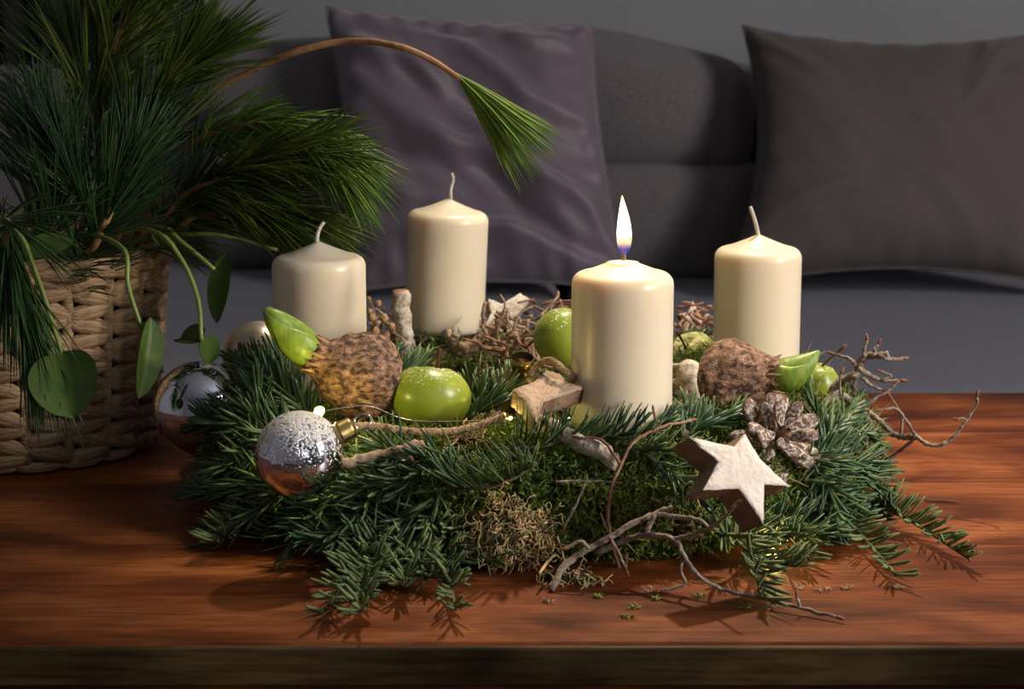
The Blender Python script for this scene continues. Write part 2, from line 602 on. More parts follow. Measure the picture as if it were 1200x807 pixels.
# ------------------------------------------------------------------ room shell
FLOOR = -0.43
CEIL = 2.05
X0, X1, Y0, Y1 = -2.1, 2.2, -1.6, 3.30
b = MB(); b.box((X0, Y0, FLOOR - 0.05), (X1, Y1, FLOOR)); struct(b.build('floor', 'floor', smooth=False))
b = MB(); b.box((X0, Y0, CEIL), (X1, Y1, CEIL + 0.05)); struct(b.build('ceiling', 'ceiling', smooth=False))
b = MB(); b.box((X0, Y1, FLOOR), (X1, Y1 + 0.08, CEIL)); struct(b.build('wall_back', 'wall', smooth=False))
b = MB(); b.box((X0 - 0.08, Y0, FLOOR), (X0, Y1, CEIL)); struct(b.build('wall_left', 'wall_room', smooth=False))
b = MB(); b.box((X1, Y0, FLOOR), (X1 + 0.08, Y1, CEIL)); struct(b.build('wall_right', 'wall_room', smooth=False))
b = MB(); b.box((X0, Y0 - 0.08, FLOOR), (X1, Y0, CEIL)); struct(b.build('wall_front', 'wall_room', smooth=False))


def window(name, c, axis, w, h):
    """Frame with a mullion and a transom around a window's daylight, standing on its wall."""
    t = bpy.data.objects.new(name, None)
    t.location = c
    COL.objects.link(t)
    t['_o'] = tuple(c)
    struct(t)
    c = Vector(c)
    u = Vector((0, 1, 0)) if axis == 'x' else Vector((1, 0, 0))
    for nm, a, bb in (('frame_rail', (-w / 2, -h / 2), (w / 2, -h / 2)), ('frame_rail', (-w / 2, h / 2), (w / 2, h / 2)),
                      ('frame_stile', (-w / 2, -h / 2), (-w / 2, h / 2)), ('frame_stile', (w / 2, -h / 2), (w / 2, h / 2)),
                      ('mullion', (0, -h / 2), (0, h / 2)), ('transom', (-w / 2, h * 0.2), (w / 2, h * 0.2))):
        p0 = c + u * a[0] + Vector((0, 0, a[1]))
        p1 = c + u * bb[0] + Vector((0, 0, bb[1]))
        e = Vector((0.025, 0.025, 0.025))
        m = MB()
        m.box(tuple(Vector(map(min, p0, p1)) - e), tuple(Vector(map(max, p0, p1)) + e))
        m.build(nm, 'frame', t, smooth=False)


window('window_1', (2.10, 0.55, 0.95), 'x', 0.95, 1.25)
window('window_2', (0.95, -1.50, 0.95), 'y', 0.95, 1.25)

# curtain on the left of the back wall
m = MB()
n = 90
top, bot = [], []
vs = []
for i in range(n):
    x = -1.35 + 0.87 * i / (n - 1)
    y = 3.22 + 0.025 * math.sin(i * 0.95) + 0.008 * math.sin(i * 0.37)
    vs += [Vector((x, y, 1.9)), Vector((x, y, FLOOR + 0.02)), Vector((x, y + 0.006, 1.9)), Vector((x, y + 0.006, FLOOR + 0.02))]
fs = []
for i in range(n - 1):
    a, c = i * 4, i * 4 + 4
    fs += [(a, a + 1, c + 1, c), (a + 2, c + 2, c + 3, a + 3), (a, c, c + 2, a + 2), (a + 1, a + 3, c + 3, c + 1)]
m.add(vs, fs)
tag(m.build('curtain', 'curtain'), 'near-black folded curtain hanging on the wall behind the pine branches', 'curtain')

# ------------------------------------------------------------------ table
TX0, TX1 = -0.78, 0.80
TY0 = G(600, 753).y
TY1 = G(1100, 460).y
t = thing('coffee_table', (0, (TY0 + TY1) / 2, FLOOR), 'reddish brown solid wood coffee table carrying the candle wreath', 'table')
cuts = [TY0, G(60, 637).y, 1.515, G(1150, 506).y, TY1]
for i in range(4):
    m = MB()
    m.box((TX0, cuts[i] + 0.0003, -0.024), (TX1, cuts[i + 1] - 0.0003, 0.0), bevel=0.0007 if i else 0.0016)
    m.build('plank', WOODS[i % 3], t, smooth=False)
m = MB(); m.box((TX0 + 0.001, TY0 - 0.006, -0.0245), (TX1 - 0.001, TY0 - 0.0003, -0.0012), bevel=0.001)
e = m.build('front_edge', 'shaded_edge_wood', t, smooth=False); e['label'] = 'rough-sawn front edge, backlit shade put into its dark colour'
for (y0, y1) in ((TY0 + 0.004, TY0 + 0.026), (TY1 - 0.05, TY1 - 0.028)):
    m = MB(); m.box((TX0 + 0.06, y0, -0.10), (TX1 - 0.06, y1, -0.0262), bevel=0.001)
    m.build('apron', WOODS[0], t, smooth=False)
for x in (TX0 + 0.03, TX1 - 0.09):
    for y in (TY0 + 0.03, TY1 - 0.11):
        m = MB(); m.box((x, y, FLOOR), (x + 0.06, y + 0.06, -0.0262), bevel=0.002)
        m.build('leg', WOODS[1], t, smooth=False)

# ------------------------------------------------------------------ sofa


def soft_box(lo, hi, r, bulge, name, material, parent, seed=0, nx=26, ny=14, wr=0.004, lean=0.0, wsc=7.0):
    """Upholstered block: rounded superellipsoid-like box with puffed faces."""
    lo, hi = Vector(lo), Vector(hi)
    c, h = (lo + hi) / 2, (hi - lo) / 2
    m = MB()
    N = 15

    def face(ax, s):
        o = [a for a in range(3) if a != ax]
        na = 28 if h[o[0]] > 0.3 else 16
        nb = 28 if h[o[1]] > 0.3 else 16
        vs, fs = [], []
        for i in range(na + 1):
            for j in range(nb + 1):
                q = [0, 0, 0]
                q[ax] = s
                q[o[0]] = math.sin((2 * i / na - 1) * math.pi / 2)
                q[o[1]] = math.sin((2 * j / nb - 1) * math.pi / 2)
                # rounded box
                inner = Vector([max(h[a] - r, 0.001) for a in range(3)])
                p = Vector([q[a] * h[a] for a in range(3)])
                k = Vector([max(-inner[a], min(inner[a], p[a])) for a in range(3)])
                d = p - k
                if d.length > 1e-6:
                    p = k + d.normalized() * min(r, d.length if False else r)
                f = 1.0
                for a in o:
                    f *= max(0.0, 1 - (p[a] / (inner[a] + r * 0.7071)) ** 2)
                p[ax] += s * bulge * f * (1.0 if ax == 1 else 0.25)
                nn = noise.noise(Vector((p.x * wsc, p.z * wsc, seed + p.y * 3)))
                p[ax] += s * wr * nn * min(1.0, f * 3)
                p.y += lean * (p.z + h.z)
                vs.append(c + p)
        for i in range(na):
            for j in range(nb):
                a = i * (nb + 1) + j
                fs.append((a, a + 1, a + nb + 2, a + nb + 1))
        m.add(vs, fs)
    for ax in range(3):
        for s in (-1, 1):
            face(ax, s)
    return m.build(name, material, parent, fix=True)


SEAT = -0.03
sof = thing('sofa', (0.1, 2.55, FLOOR), 'long grey fabric sofa behind the wooden table', 'sofa')
m = MB(); m.box((-1.3, 2.02, FLOOR + 0.06), (1.5, 3.12, SEAT - 0.18), bevel=0.02); m.build('base', 'sofa', sof)
for x in (-1.2, 1.35):
    for y in (2.1, 2.9):
        m = MB(); m.lathe([(0.018, 0), (0.026, 0.065)], (x, y, FLOOR), seg=14); m.build('foot', 'dark_metal', sof)
xg = W(662, 330, 2.65).x
soft_box((-1.28, 1.98, SEAT - 0.17), (xg - 0.004, 2.91, SEAT), 0.035, 0.006, 'seat_cushion', 'sofa_seat', sof, 3)
soft_box((xg + 0.004, 1.98, SEAT - 0.17), (1.48, 2.91, SEAT), 0.035, 0.006, 'seat_cushion', 'sofa_seat', sof, 9)
soft_box((-1.3, 2.93, SEAT - 0.14), (1.5, 3.14, 0.235), 0.05, 0.0, 'backrest', 'sofa', sof, 5)
# lower roll of the back, under the middle back cushion
soft_box((W(640, 300, 2.78).x, 2.70, SEAT - 0.01), (W(900, 300, 2.78).x, 2.86, 0.118), 0.03, 0.012, 'back_roll', 'sofa', sof, 12)


def back_cushion(px0, px1, ptop_l, ptop_r, pbot, zc, label, seed):
    x0, x1 = W(px0, 200, zc).x, W(px1, 200, zc).x
    y = W(600, 200, zc).y
    z1 = (W(px0, ptop_l, zc).z + W(px1, ptop_r, zc).z) / 2
    z0 = W(600, pbot, zc).z
    m = soft_box((x0, y, z0), (x1, y + 0.14, z1), 0.045, 0.022, 'back_cushion', 'sofa', None, seed, wr=0.006, lean=0.06)
    dz = (W(px1, ptop_r, zc).z - W(px0, ptop_l, zc).z)
    me = m.data
    for v in me.vertices:
        u = (v.co.x + m.location.x - x0) / (x1 - x0)
        w = max(0, (v.co.z + m.location.z - z0) / (z1 - z0))
        v.co.z += dz * (u - 0.5) * w
    return tag(m, label, 'cushion', 'loose grey back cushions of the sofa')


back_cushion(642, 885, 30, 74, 212, 2.74, 'grey back cushion between the mauve and the brown throw pillow', 21)
back_cushion(232, 640, 58, 34, 322, 2.76, 'grey back cushion behind the mauve throw pillow and pine branches', 33)
back_cushion(888, 1330, 70, 66, 318, 2.80, 'grey back cushion covered by the brown throw pillow', 45)


def pillow(name, corners, depth, material, label, wrinkle, seed, zs, folds=(), pull=0.045):
    """Throw pillow from its four corners (bl, br, tr, tl in the world), puffed both ways, with a seam round it."""
    bl, br, tr, tl = [Vector(c) for c in corners]
    nrm = (br - bl).cross(tl - bl).normalized()
    if nrm.y > 0:
        nrm.negate()
    base = (bl + br) / 2
    t = thing(name, base, label, 'pillow')
    N = 56
    m = MB()
    for side in (1, -1):
        vs, fs = [], []
        for i in range(N + 1):
            for j in range(N + 1):
                u, v = i / N, j / N
                a, c = 2 * u - 1, 2 * v - 1
                # edges pulled in between the corners
                pu = a * (1 - pull * (1 - c * c))
                pv = c * (1 - pull * (1 - a * a))
                U, V = (pu + 1) / 2, (pv + 1) / 2
                p = (bl * (1 - U) + br * U) * (1 - V) + (tl * (1 - U) + tr * U) * V
                th = depth * (max(0.0, (1 - a ** 4)) * max(0.0, (1 - c ** 4))) ** 0.55
                edge = min(1 - abs(a), 1 - abs(c))
                w = 0.0
                if side == 1:
                    k = min(1.0, edge * 6)
                    w += wrinkle * k * (noise.noise(Vector((u * 5 + v * 2.5, v * 3.0, seed))) + 0.5 * noise.noise(Vector((u * 11 + v * 6, v * 5, seed + 7))))
                    for (fx, fy, ang, wid, ln, amp) in folds:
                        dx, dy = u - fx, v - fy
                        s_, t_ = dx * math.cos(ang) + dy * math.sin(ang), -dx * math.sin(ang) + dy * math.cos(ang)
                        t_ += 0.03 * math.sin(s_ * 9 + fx * 20)
                        w += amp * k * math.exp(-(t_ / wid) ** 2) * math.exp(-(s_ / ln) ** 2)
                    # gathers that run in from the seams
                    w += wrinkle * 0.5 * math.exp(-edge * 9) * math.sin((u if abs(c) > abs(a) else v) * 55 + 4 * noise.noise(Vector((u * 4, v * 4, seed)))) * min(1, edge * 30)
                vs.append(p + nrm * (side * th + w))
        for i in range(N):
            for j in range(N):
                a = i * (N + 1) + j
                fs.append((a, a + 1, a + N + 2, a + N + 1))
        m.add(vs, fs)
    cov = m.build('cover', material, t, fix=True)
    # seam
    s = MB()
    loop = []
    for k in range(4):
        for i in range(20):
            f = i / 20 * 2 - 1
            a, c = [(f, -1), (1, f), (-f, 1), (-1, -f)][k]
            pu = a * (1 - pull * (1 - c * c)); pv = c * (1 - pull * (1 - a * a))
            U, V = (pu + 1) / 2, (pv + 1) / 2
            loop.append((bl * (1 - U) + br * U) * (1 - V) + (tl * (1 - U) + tr * U) * V)
    loop.append(loop[0])
    s.tube(loop, 0.0022, 6, cap=False)
    s.build('seam', material, t)
    return t


zp = 2.60
pillow('throw_pillow', (W(415, 340, 2.56), W(738, 338, 2.56), W(694, 30, 2.68), W(382, 8, 2.68)), 0.055, 'mauve',
       'mauve satin throw pillow with soft folds behind the unlit candles', 0.013, 2.0, zp, pull=0.06,
       folds=((0.25, 0.74, -0.45, 0.045, 0.30, 0.026), (0.42, 0.66, -0.55, 0.04, 0.28, -0.022), (0.66, 0.72, -0.5, 0.04, 0.28, 0.022), (0.62, 0.52, -0.6, 0.045, 0.30, -0.022),
              (0.45, 0.46, -0.5, 0.05, 0.32, 0.026), (0.22, 0.40, -0.35, 0.045, 0.3, -0.022), (0.30, 0.22, -0.2, 0.04, 0.3, 0.020), (0.78, 0.34, -0.8, 0.045, 0.3, 0.024),
              (0.66, 0.24, -0.6, 0.04, 0.3, -0.020), (0.5, 0.12, -0.15, 0.035, 0.35, 0.016), (0.8, 0.88, -0.25, 0.03, 0.25, 0.014), (0.5, 0.9, -0.3, 0.03, 0.25, -0.012)))
pillow('throw_pillow', (W(843, 339, 2.56), W(1268, 339, 2.56), W(1238, 34, 2.68), W(870, 30, 2.68)), 0.062, 'brown_cloth',
       'dark brown throw pillow with pointed corners at the right of the sofa', 0.006, 8.0, zp, pull=0.16,
       folds=((0.2, 0.25, 0.1, 0.03, 0.25, 0.008), (0.85, 0.88, 0.9, 0.025, 0.2, 0.014), (0.75, 0.93, 1.2, 0.02, 0.12, 0.012), (0.95, 0.8, 0.5, 0.02, 0.15, 0.012), (0.1, 0.9, -0.8, 0.02, 0.15, 0.010)))

# ------------------------------------------------------------------ basket
random.seed(11)
BC = G(28, 520)
BH, RB, RT = 0.162, 0.101, 0.115


def brad(z):
    return RB + (RT - RB) * z / BH


bas = thing('woven_basket', (BC.x, BC.y, 0), 'round tan basket of thick woven strands holding pine branches', 'basket')
m = MB()
m.lathe([(0.001, 0.004), (RB - 0.002, 0.004), (RT - 0.003, BH - 0.006), (RT - 0.010, BH - 0.006), (RB - 0.010, 0.012), (0.001, 0.012)], (BC.x, BC.y, 0), seg=40, close=False)
m.build('lining', 'basket_body', bas)
m = MB()
m.lathe([(0.001, 0.0), (RT - 0.012, 0.0), (RT - 0.012, 0.004), (0.05, 0.012), (0.001, 0.014)], (BC.x, BC.y, BH - 0.045), seg=40, close=False)
s_ = m.build('soil', 'soil', bas)


def strand_mesh(name, L, hgt, thk, n=6, seg=7):
    """Plump strand along X, bowed outwards along -Y, ends tucked in."""
    m = MB()
    pts, rad = [], []
    vs, fs = [], []
    for i in range(n + 1):
        u = i / n * 2 - 1
        x = u * L / 2
        y = -0.0048 * math.cos(u * math.pi / 2) + 0.002
        s = (1 - abs(u) ** 3.2 * 0.62)
        for k in range(seg):
            a = 2 * math.pi * k / seg
            rr = 1 + 0.10 * math.sin(3 * a + i * 0.9)
            vs.append(Vector((x, y + math.cos(a) * thk / 2 * s * rr, math.sin(a) * hgt / 2 * s * rr)))
    for i in range(n):
        for k in range(seg):
            a, c = i * seg + k, i * seg + (k + 1) % seg
            fs.append((a, c, c + seg, a + seg))
    fs.append(tuple(reversed(range(seg))))
    fs.append(tuple(range(n * seg, (n + 1) * seg)))
    me = bpy.data.meshes.new(name)
    me.from_pydata([tuple(v) for v in vs], [], fs)
    me.materials.append(M['strand'])
    me.polygons.foreach_set('use_smooth', [True] * len(me.polygons))
    me.update()
    return me


strands = [strand_mesh('strand', 0.042, 0.0152, 0.0105), strand_mesh('strand', 0.040, 0.0140, 0.011), strand_mesh('strand', 0.043, 0.0146, 0.0098)]
NC, NR = 20, 13
cells = []
for r in range(NR):
    for c in range(NC):
        z = 0.012 + (BH - 0.026) * r / (NR - 1)
        ang = 2 * math.pi * (c + (0.02 * random.uniform(-1, 1))) / NC + 0.1
        zz = z + (0.0045 if c % 2 else 0.0)
        tilt = (0.30 if (r + c) % 2 else -0.14) + random.uniform(-0.05, 0.05)
        rad = brad(zz) + 0.0015
        p = Vector((BC.x + rad * math.sin(ang), BC.y - rad * math.cos(ang), zz))
        cells.append((p.y, p, ang, tilt, random.choice(strands), random.uniform(0.95, 1.05), (r + c) % 2))
cells.sort(key=lambda q: q[0])
rest = MB()
for k, (_, p, ang, tilt, me, sc, odd) in enumerate(cells):
    mw = Matrix.Translation(p - Vector((BC.x, BC.y, 0))) @ Matrix.Rotation(ang, 4, 'Z') @ Matrix.Rotation(tilt, 4, 'Y') @ Matrix.Rotation(-0.08, 4, 'X') @ Matrix.Diagonal((sc * 2 * math.pi * p.length * 0 + sc, 1, 1, 1))
    if k < 298:
        o = bpy.data.objects.new('strand', me)
        COL.objects.link(o)
        o.parent = bas
        o.matrix_local = mw
    else:
        mw = Matrix.Translation(Vector((BC.x, BC.y, 0))) @ mw
        rest.add([mw @ v.co for v in me.vertices], [tuple(q.vertices) for q in me.polygons])
if rest.v:
    o = rest.build('hidden_strands', 'strand', bas)
    o['kind'] = 'stuff'
# vertical stakes between the columns
for c in range(NC):
    ang = 2 * math.pi * (c + 0.5) / NC + 0.1
    m = MB()
    pts = []
    for i in range(7):
        z = 0.006 + (BH - 0.012) * i / 6
        rad = brad(z) + 0.0005
        pts.append((BC.x + rad * math.sin(ang), BC.y - rad * math.cos(ang), z))
    m.tube(pts, 0.0050, 7)
    m.build('stake', 'strand', bas)
rim_me = strand_mesh('rim_strand', 0.052, 0.013, 0.013)
for row, (dz, dr, off) in enumerate(((0.0, 0.0, 0.0), (-0.006, 0.004, 0.5))):
    for c in range(18):
        ang = 2 * math.pi * (c + off) / 18
        rad = RT + dr - 0.001
        o = bpy.data.objects.new('rim_strand', rim_me)
        COL.objects.link(o)
        o.parent = bas
        o.matrix_local = Matrix.Translation((rad * math.sin(ang), -rad * math.cos(ang), BH + dz)) @ Matrix.Rotation(ang, 4, 'Z') @ Matrix.Rotation(0.12 * (1 if row else -1), 4, 'Y')
base_me = strand_mesh('base_strand', 0.040, 0.009, 0.010)
for c in range(18):
    ang = 2 * math.pi * c / 18
    o = bpy.data.objects.new('base_strand', base_me)
    COL.objects.link(o)
    o.parent = bas
    o.matrix_local = Matrix.Translation(((RB + 0.001) * math.sin(ang), -(RB + 0.001) * math.cos(ang), 0.0052)) @ Matrix.Rotation(ang, 4, 'Z')

# ------------------------------------------------------------------ pine branches


def needle(mb_v, mb_f, p, d, side, L, w, bend, nseg=4, tri=True):
    """Thin three-sided needle from p along d, bending by the vector bend towards its tip."""
    k = len(mb_v)
    nrm = d.cross(side)
    for i in range(nseg + 1):
        t = i / nseg
        c = p + d * (L * t) + bend * (t * t)
        r = w * (0.75 if i == 0 else 1.0 if t < 0.8 else 0.12 if i == nseg else 0.8)
        mb_v.append(c + side * r)
        mb_v.append(c - side * (r * 0.5) + nrm * (r * 0.8))
        mb_v.append(c - side * (r * 0.5) - nrm * (r * 0.8))
    for i in range(nseg):
        a = k + i * 3
        mb_f.append((a, a + 1, a + 4, a + 3))
        mb_f.append((a + 1, a + 2, a + 5, a + 4))
        mb_f.append((a + 2, a, a + 3, a + 5))


def rand_unit(rng):
    while True:
        v = Vector((rng.uniform(-1, 1), rng.uniform(-1, 1), rng.uniform(-1, 1)))
        if 0.05 < v.length < 1:
            return v.normalized()


def pine_branch(path, label, n_fasc, L, t_from, spread=(0.9, 0.35), droop=0.008, material='pine', r0=0.0032, r1=0.0018, seed=1, tip=24, tipL=None, tip_spread=0.28,
                lat=(), bias=None, tip_dir=None):
    """Long-needled pine branch: stem, side shoots and needles in bundles of four."""
    rng = random.Random(seed)
    pts = spline(path, 30)
    root = thing('pine_branch', pts[0], label, 'branch', 'pine branches standing in the basket')
    m = MB()
    m.tube(pts, lerp_list([r0, r1], 30), 8, wob=0.25, wsc=220)
    V, F = [], []
    stems = [(pts, t_from, int(n_fasc * 0.62), int(tip * 0.8))]
    for (t, dx, nf) in lat:
        nf = int(nf * 0.6)
        a = pts[int(t * 29)]
        q = spline([a, a + Vector(dx) * 0.5 + Vector((0, 0, 0.006)), a + Vector(dx)], 14)
        m.tube(q, lerp_list([r1 * 0.9, r1 * 0.6], 14), 6)
        stems.append((q, 0.25, nf, tip // 2))
    for q, tf, nf, tp in stems:
        n = len(q)
        for i in range(nf):
            t = tf + (1 - tf) * (i + rng.random()) / nf
            u = t * (n - 1)
            k = min(int(u), n - 2)
            p = q[k].lerp(q[k + 1], u - k)
            tg = (q[k + 1] - q[k]).normalized()
            rd = rand_unit(rng)
            rd = (rd - tg * rd.dot(tg)).normalized()
            if bias is not None:
                rd = (rd + Vector(bias)).normalized()
            an = spread[0] + (spread[1] - spread[0]) * t + rng.uniform(-0.12, 0.12)
            for j in range(4):
                d = (tg * math.cos(an) + rd * math.sin(an) + rand_unit(rng) * 0.10).normalized()
                sd = d.orthogonal().normalized()
                ll = L * rng.uniform(0.75, 1.12)
                needle(V, F, p, d, sd, ll, 0.00075, Vector((0, 0, -droop * rng.uniform(0.2, 1.6))) + rand_unit(rng) * 0.003)
        tg = (q[-1] - q[-3]).normalized() if tip_dir is None else Vector(tip_dir).normalized()
        for i in range(tp * 2):
            d = (tg + rand_unit(rng) * tip_spread).normalized()
            needle(V, F, q[-1] - tg * rng.uniform(0, 0.010), d, d.orthogonal().normalized(), (tipL or L) * rng.uniform(0.75, 1.1), 0.00075,
                   Vector((0, 0, -droop * rng.uniform(0.2, 1.5))) + rand_unit(rng) * 0.003)
    m.build('stem', 'pine_bark', root)
    nb = MB()
    nb.add(V, F)
    o = nb.build('needles', material, root)
    o['kind'] = 'stuff'
    return root


ZB = 1.62
pb = BC + Vector((0, 0, BH - 0.04))


def inb(dx, dy):
    return pb + Vector((dx, dy, 0))


pine_branch([inb(0.035, 0.0), W(110, 210, ZB), W(117, 110, ZB + 0.02), W(130, -20, ZB + 0.03), W(136, -90, ZB + 0.03)],
            'tall upright pine branch in the middle of the basket', 170, 0.085, 0.22, (0.65, 0.35), 0.004, seed=1, tip=30, lat=((0.35, (-0.02, 0.02, 0.07), 30), (0.5, (0.03, -0.02, 0.07), 30)))
pine_branch([inb(-0.01, 0.02), W(42, 190, ZB + 0.05), W(52, 105, ZB + 0.05), W(72, 20, ZB + 0.05), W(92, -70, ZB + 0.06)],
            'pine branch with a bare rust-brown stem at the far left', 85, 0.080, 0.10, (1.0, 0.8), 0.006, seed=2, bias=(-0.5, 0, 0.1))
pine_branch([inb(0.05, 0.01), W(143, 195, ZB), W(170, 130, ZB - 0.02), W(205, 83, ZB - 0.02)],
            'pine branch leaning right with a pale tuft at its tip', 120, 0.075, 0.22, (0.8, 0.3), 0.004, seed=3, tip=34, tipL=0.075, tip_spread=0.22, lat=((0.55, (0.05, 0.0, 0.055), 40), (0.4, (0.07, 0.0, 0.02), 36)))
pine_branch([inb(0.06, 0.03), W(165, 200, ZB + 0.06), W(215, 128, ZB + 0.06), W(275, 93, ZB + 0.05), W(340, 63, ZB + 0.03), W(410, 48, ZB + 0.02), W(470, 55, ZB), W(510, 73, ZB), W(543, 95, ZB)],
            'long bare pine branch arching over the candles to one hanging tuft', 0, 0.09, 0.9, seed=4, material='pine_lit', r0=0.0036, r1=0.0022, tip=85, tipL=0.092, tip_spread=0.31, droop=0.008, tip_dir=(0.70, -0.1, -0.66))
pine_branch([inb(0.075, -0.01), W(205, 240, ZB - 0.03), W(262, 208, ZB - 0.06), W(335, 182, ZB - 0.08)],
            'pine branch reaching right just above the leftmost candle', 150, 0.080, 0.15, (0.65, 0.35), 0.014, seed=5, tip=34, lat=((0.5, (0.06, 0.0, -0.014), 50), (0.35, (0.06, -0.02, 0.0), 50)))
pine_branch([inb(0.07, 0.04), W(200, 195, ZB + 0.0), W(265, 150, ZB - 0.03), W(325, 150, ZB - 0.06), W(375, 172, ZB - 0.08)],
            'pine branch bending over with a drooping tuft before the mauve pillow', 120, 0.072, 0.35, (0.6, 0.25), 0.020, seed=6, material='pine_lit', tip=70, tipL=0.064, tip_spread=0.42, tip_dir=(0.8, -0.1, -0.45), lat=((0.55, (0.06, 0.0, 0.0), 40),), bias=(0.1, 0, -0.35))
pine_branch([inb(0.085, 0.0), W(215, 262, ZB - 0.02), W(265, 250, ZB - 0.03), W(320, 262, ZB - 0.04)],
            'low pine branch fanning out beside the basket rim', 110, 0.066, 0.2, (0.75, 0.3), 0.012, seed=7, tip=26)
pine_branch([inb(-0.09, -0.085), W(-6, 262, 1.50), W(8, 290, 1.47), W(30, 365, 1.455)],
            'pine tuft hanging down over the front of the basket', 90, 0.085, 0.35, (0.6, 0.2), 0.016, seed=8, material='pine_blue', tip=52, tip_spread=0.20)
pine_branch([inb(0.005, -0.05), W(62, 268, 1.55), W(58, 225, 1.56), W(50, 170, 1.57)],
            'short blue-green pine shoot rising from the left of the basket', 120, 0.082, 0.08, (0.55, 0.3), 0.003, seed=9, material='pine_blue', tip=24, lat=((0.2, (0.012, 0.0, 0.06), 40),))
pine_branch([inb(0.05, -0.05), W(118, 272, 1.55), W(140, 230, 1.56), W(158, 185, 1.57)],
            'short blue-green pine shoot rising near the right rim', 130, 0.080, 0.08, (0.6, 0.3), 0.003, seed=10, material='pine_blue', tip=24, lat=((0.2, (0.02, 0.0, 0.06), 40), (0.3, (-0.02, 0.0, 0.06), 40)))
pine_branch([inb(0.0, 0.05), W(90, 150, ZB + 0.08), W(165, 40, ZB + 0.10), W(200, -40, ZB + 0.10)],
            'pine branch rising behind the others against the dark curtain', 130, 0.085, 0.3, (0.7, 0.4), 0.004, seed=12)

# ------------------------------------------------------------------ trailing leaf plant
pl = thing('trailing_leaf_plant', inb(0.04, -0.02), 'trailing green plant with glossy leaves on long stalks at basket rim', 'plant')


def petiole(pts, r=0.0022, n=22):
    m = MB()
    m.tube(spline(pts, n), lerp_list([r, r * 0.75], n), 7)
    return m.build('leaf_stalk', 'petiole', pl)


def leaf(base, tip, width, nrm, label=None, fold=0.3, curl=0.1, pw=0.7, blunt=0.35):
    """Leaf blade with a folded midrib, thickness and a rounded outline."""
    base, tip = Vector(base), Vector(tip)
    ax = tip - base
    L = ax.length
    ax.normalize()
    nrm = Vector(nrm)
    nrm = (nrm - ax * nrm.dot(ax)).normalized()
    sd = ax.cross(nrm)
    NI, NJ = 14, 8
    m = MB()
    for sgn in (1, -1):
        vs, fs = [], []
        for i in range(NI + 1):
            t = i / NI
            w = width / 2 * (math.sin(math.pi * min(1, max(0.0, t * (1 - 0.02) + 0.01)) ** pw) ** blunt if 0 < t < 1 else 0.02)
            for j in range(NJ + 1):
                u = j / NJ * 2 - 1
                p = base + ax * (L * t) + sd * (u * w * math.cos(fold * abs(u))) + nrm * (abs(u) * w * math.sin(fold) - curl * L * t * t + curl * L * 0.3 * t + sgn * 0.0004)
                vs.append(p)
        for i in range(NI):
            for j in range(NJ):
                a = i * (NJ + 1) + j
                q = (a, a + 1, a + NJ + 2, a + NJ + 1)
                fs.append(q if sgn > 0 else tuple(reversed(q)))
        m.add(vs, fs)
    o = m.build('leaf', 'leaf', pl)
    if label:
        o['label'] = label
    return o


petiole([inb(-0.04, -0.04), inb(-0.045, -0.06) + Vector((0, 0, 0.065)), W(12, 268, 1.475), W(42, 320, 1.455), W(73, 416, 1.440)])
leaf(W(72, 412, 1.440), W(84, 488, 1.425), 0.052, (-0.05, -0.88, 0.40), 'broad round leaf', 0.35, 0.10, 0.85, 0.5)
petiole([inb(0.05, -0.03), inb(0.06, -0.06) + Vector((0, 0, 0.058)), W(143, 290, 1.505), W(150, 335, 1.49), W(166, 385, 1.485)])
leaf(W(176, 372, 1.485), W(164, 467, 1.475), 0.026, (0.75, -0.65, 0.1), 'narrow edge-on leaf', 0.5, 0.06, 0.9, 0.6)
petiole([inb(0.05, -0.02), inb(0.065, -0.03) + Vector((0, 0, 0.055)), W(178, 270, 1.565), W(212, 303, 1.55), W(232, 350, 1.54), W(236, 398, 1.53)])
leaf(W(237, 400, 1.53), W(208, 392, 1.56), 0.024, (-0.3, -0.5, 0.8), None, 0.5, 0.15)
leaf(W(236, 396, 1.53), W(250, 426, 1.54), 0.022, (0.3, -0.6, 0.7), None, 0.4, 0.15)
petiole([inb(0.05, -0.01), inb(0.07, -0.02) + Vector((0, 0, 0.055)), W(184, 265, 1.575), W(215, 285, 1.56), W(252, 316, 1.55)])
leaf(W(266, 296, 1.55), W(252, 378, 1.545), 0.022, (-0.5, -0.8, 0.2), 'narrow hanging leaf', 0.35, 0.06, 0.95, 0.7)
petiole([inb(0.05, 0.0), inb(0.075, 0.0) + Vector((0, 0, 0.055)), W(208, 274, 1.58), W(260, 276, 1.56), W(325, 293, 1.55)], 0.0020)
leaf(W(24, 296, 1.50), W(86, 281, 1.50), 0.022, (0.1, -0.7, 0.7), None, 0.15, 0.03, 0.9, 0.7)
leaf(W(186, 288, 1.57), W(204, 268, 1.58), 0.02, (0.1, -0.8, 0.5), None, 0.2, 0.05)

# ------------------------------------------------------------------ wreath body
rng0 = np.random.default_rng(5)
wr = thing('wreath', (WC.x, WC.y, 0), 'round moss and fir wreath lying on the wooden table', 'wreath')
m = MB()
NU, NV = 120, 28
vs, fs = [], []
for i in range(NU):
    a = 2 * math.pi * i / NU
    for j in range(NV):
        q = 2 * math.pi * j / NV
        ca = math.cos(q)
        nn = noise.noise(Vector((math.cos(a) * 5, math.sin(a) * 5, j * 0.5))) * 0.5 + noise.noise(Vector((math.cos(a) * 16, math.sin(a) * 16, j))) * 0.35
        k = 1 + 0.13 * nn
        rr = WR + (WA - 0.008) * k * ca
        vs.append(Vector((WC.x + rr * math.cos(a), WC.y + rr * math.sin(a), max(0.0005, WZ + (WB - 0.006) * k * math.sin(q)))))
for i in range(NU):
    for j in range(NV):
        i2, j2 = (i + 1) % NU, (j + 1) % NV
        fs.append((i * NV + j, i2 * NV + j, i2 * NV + j2, i * NV + j2))
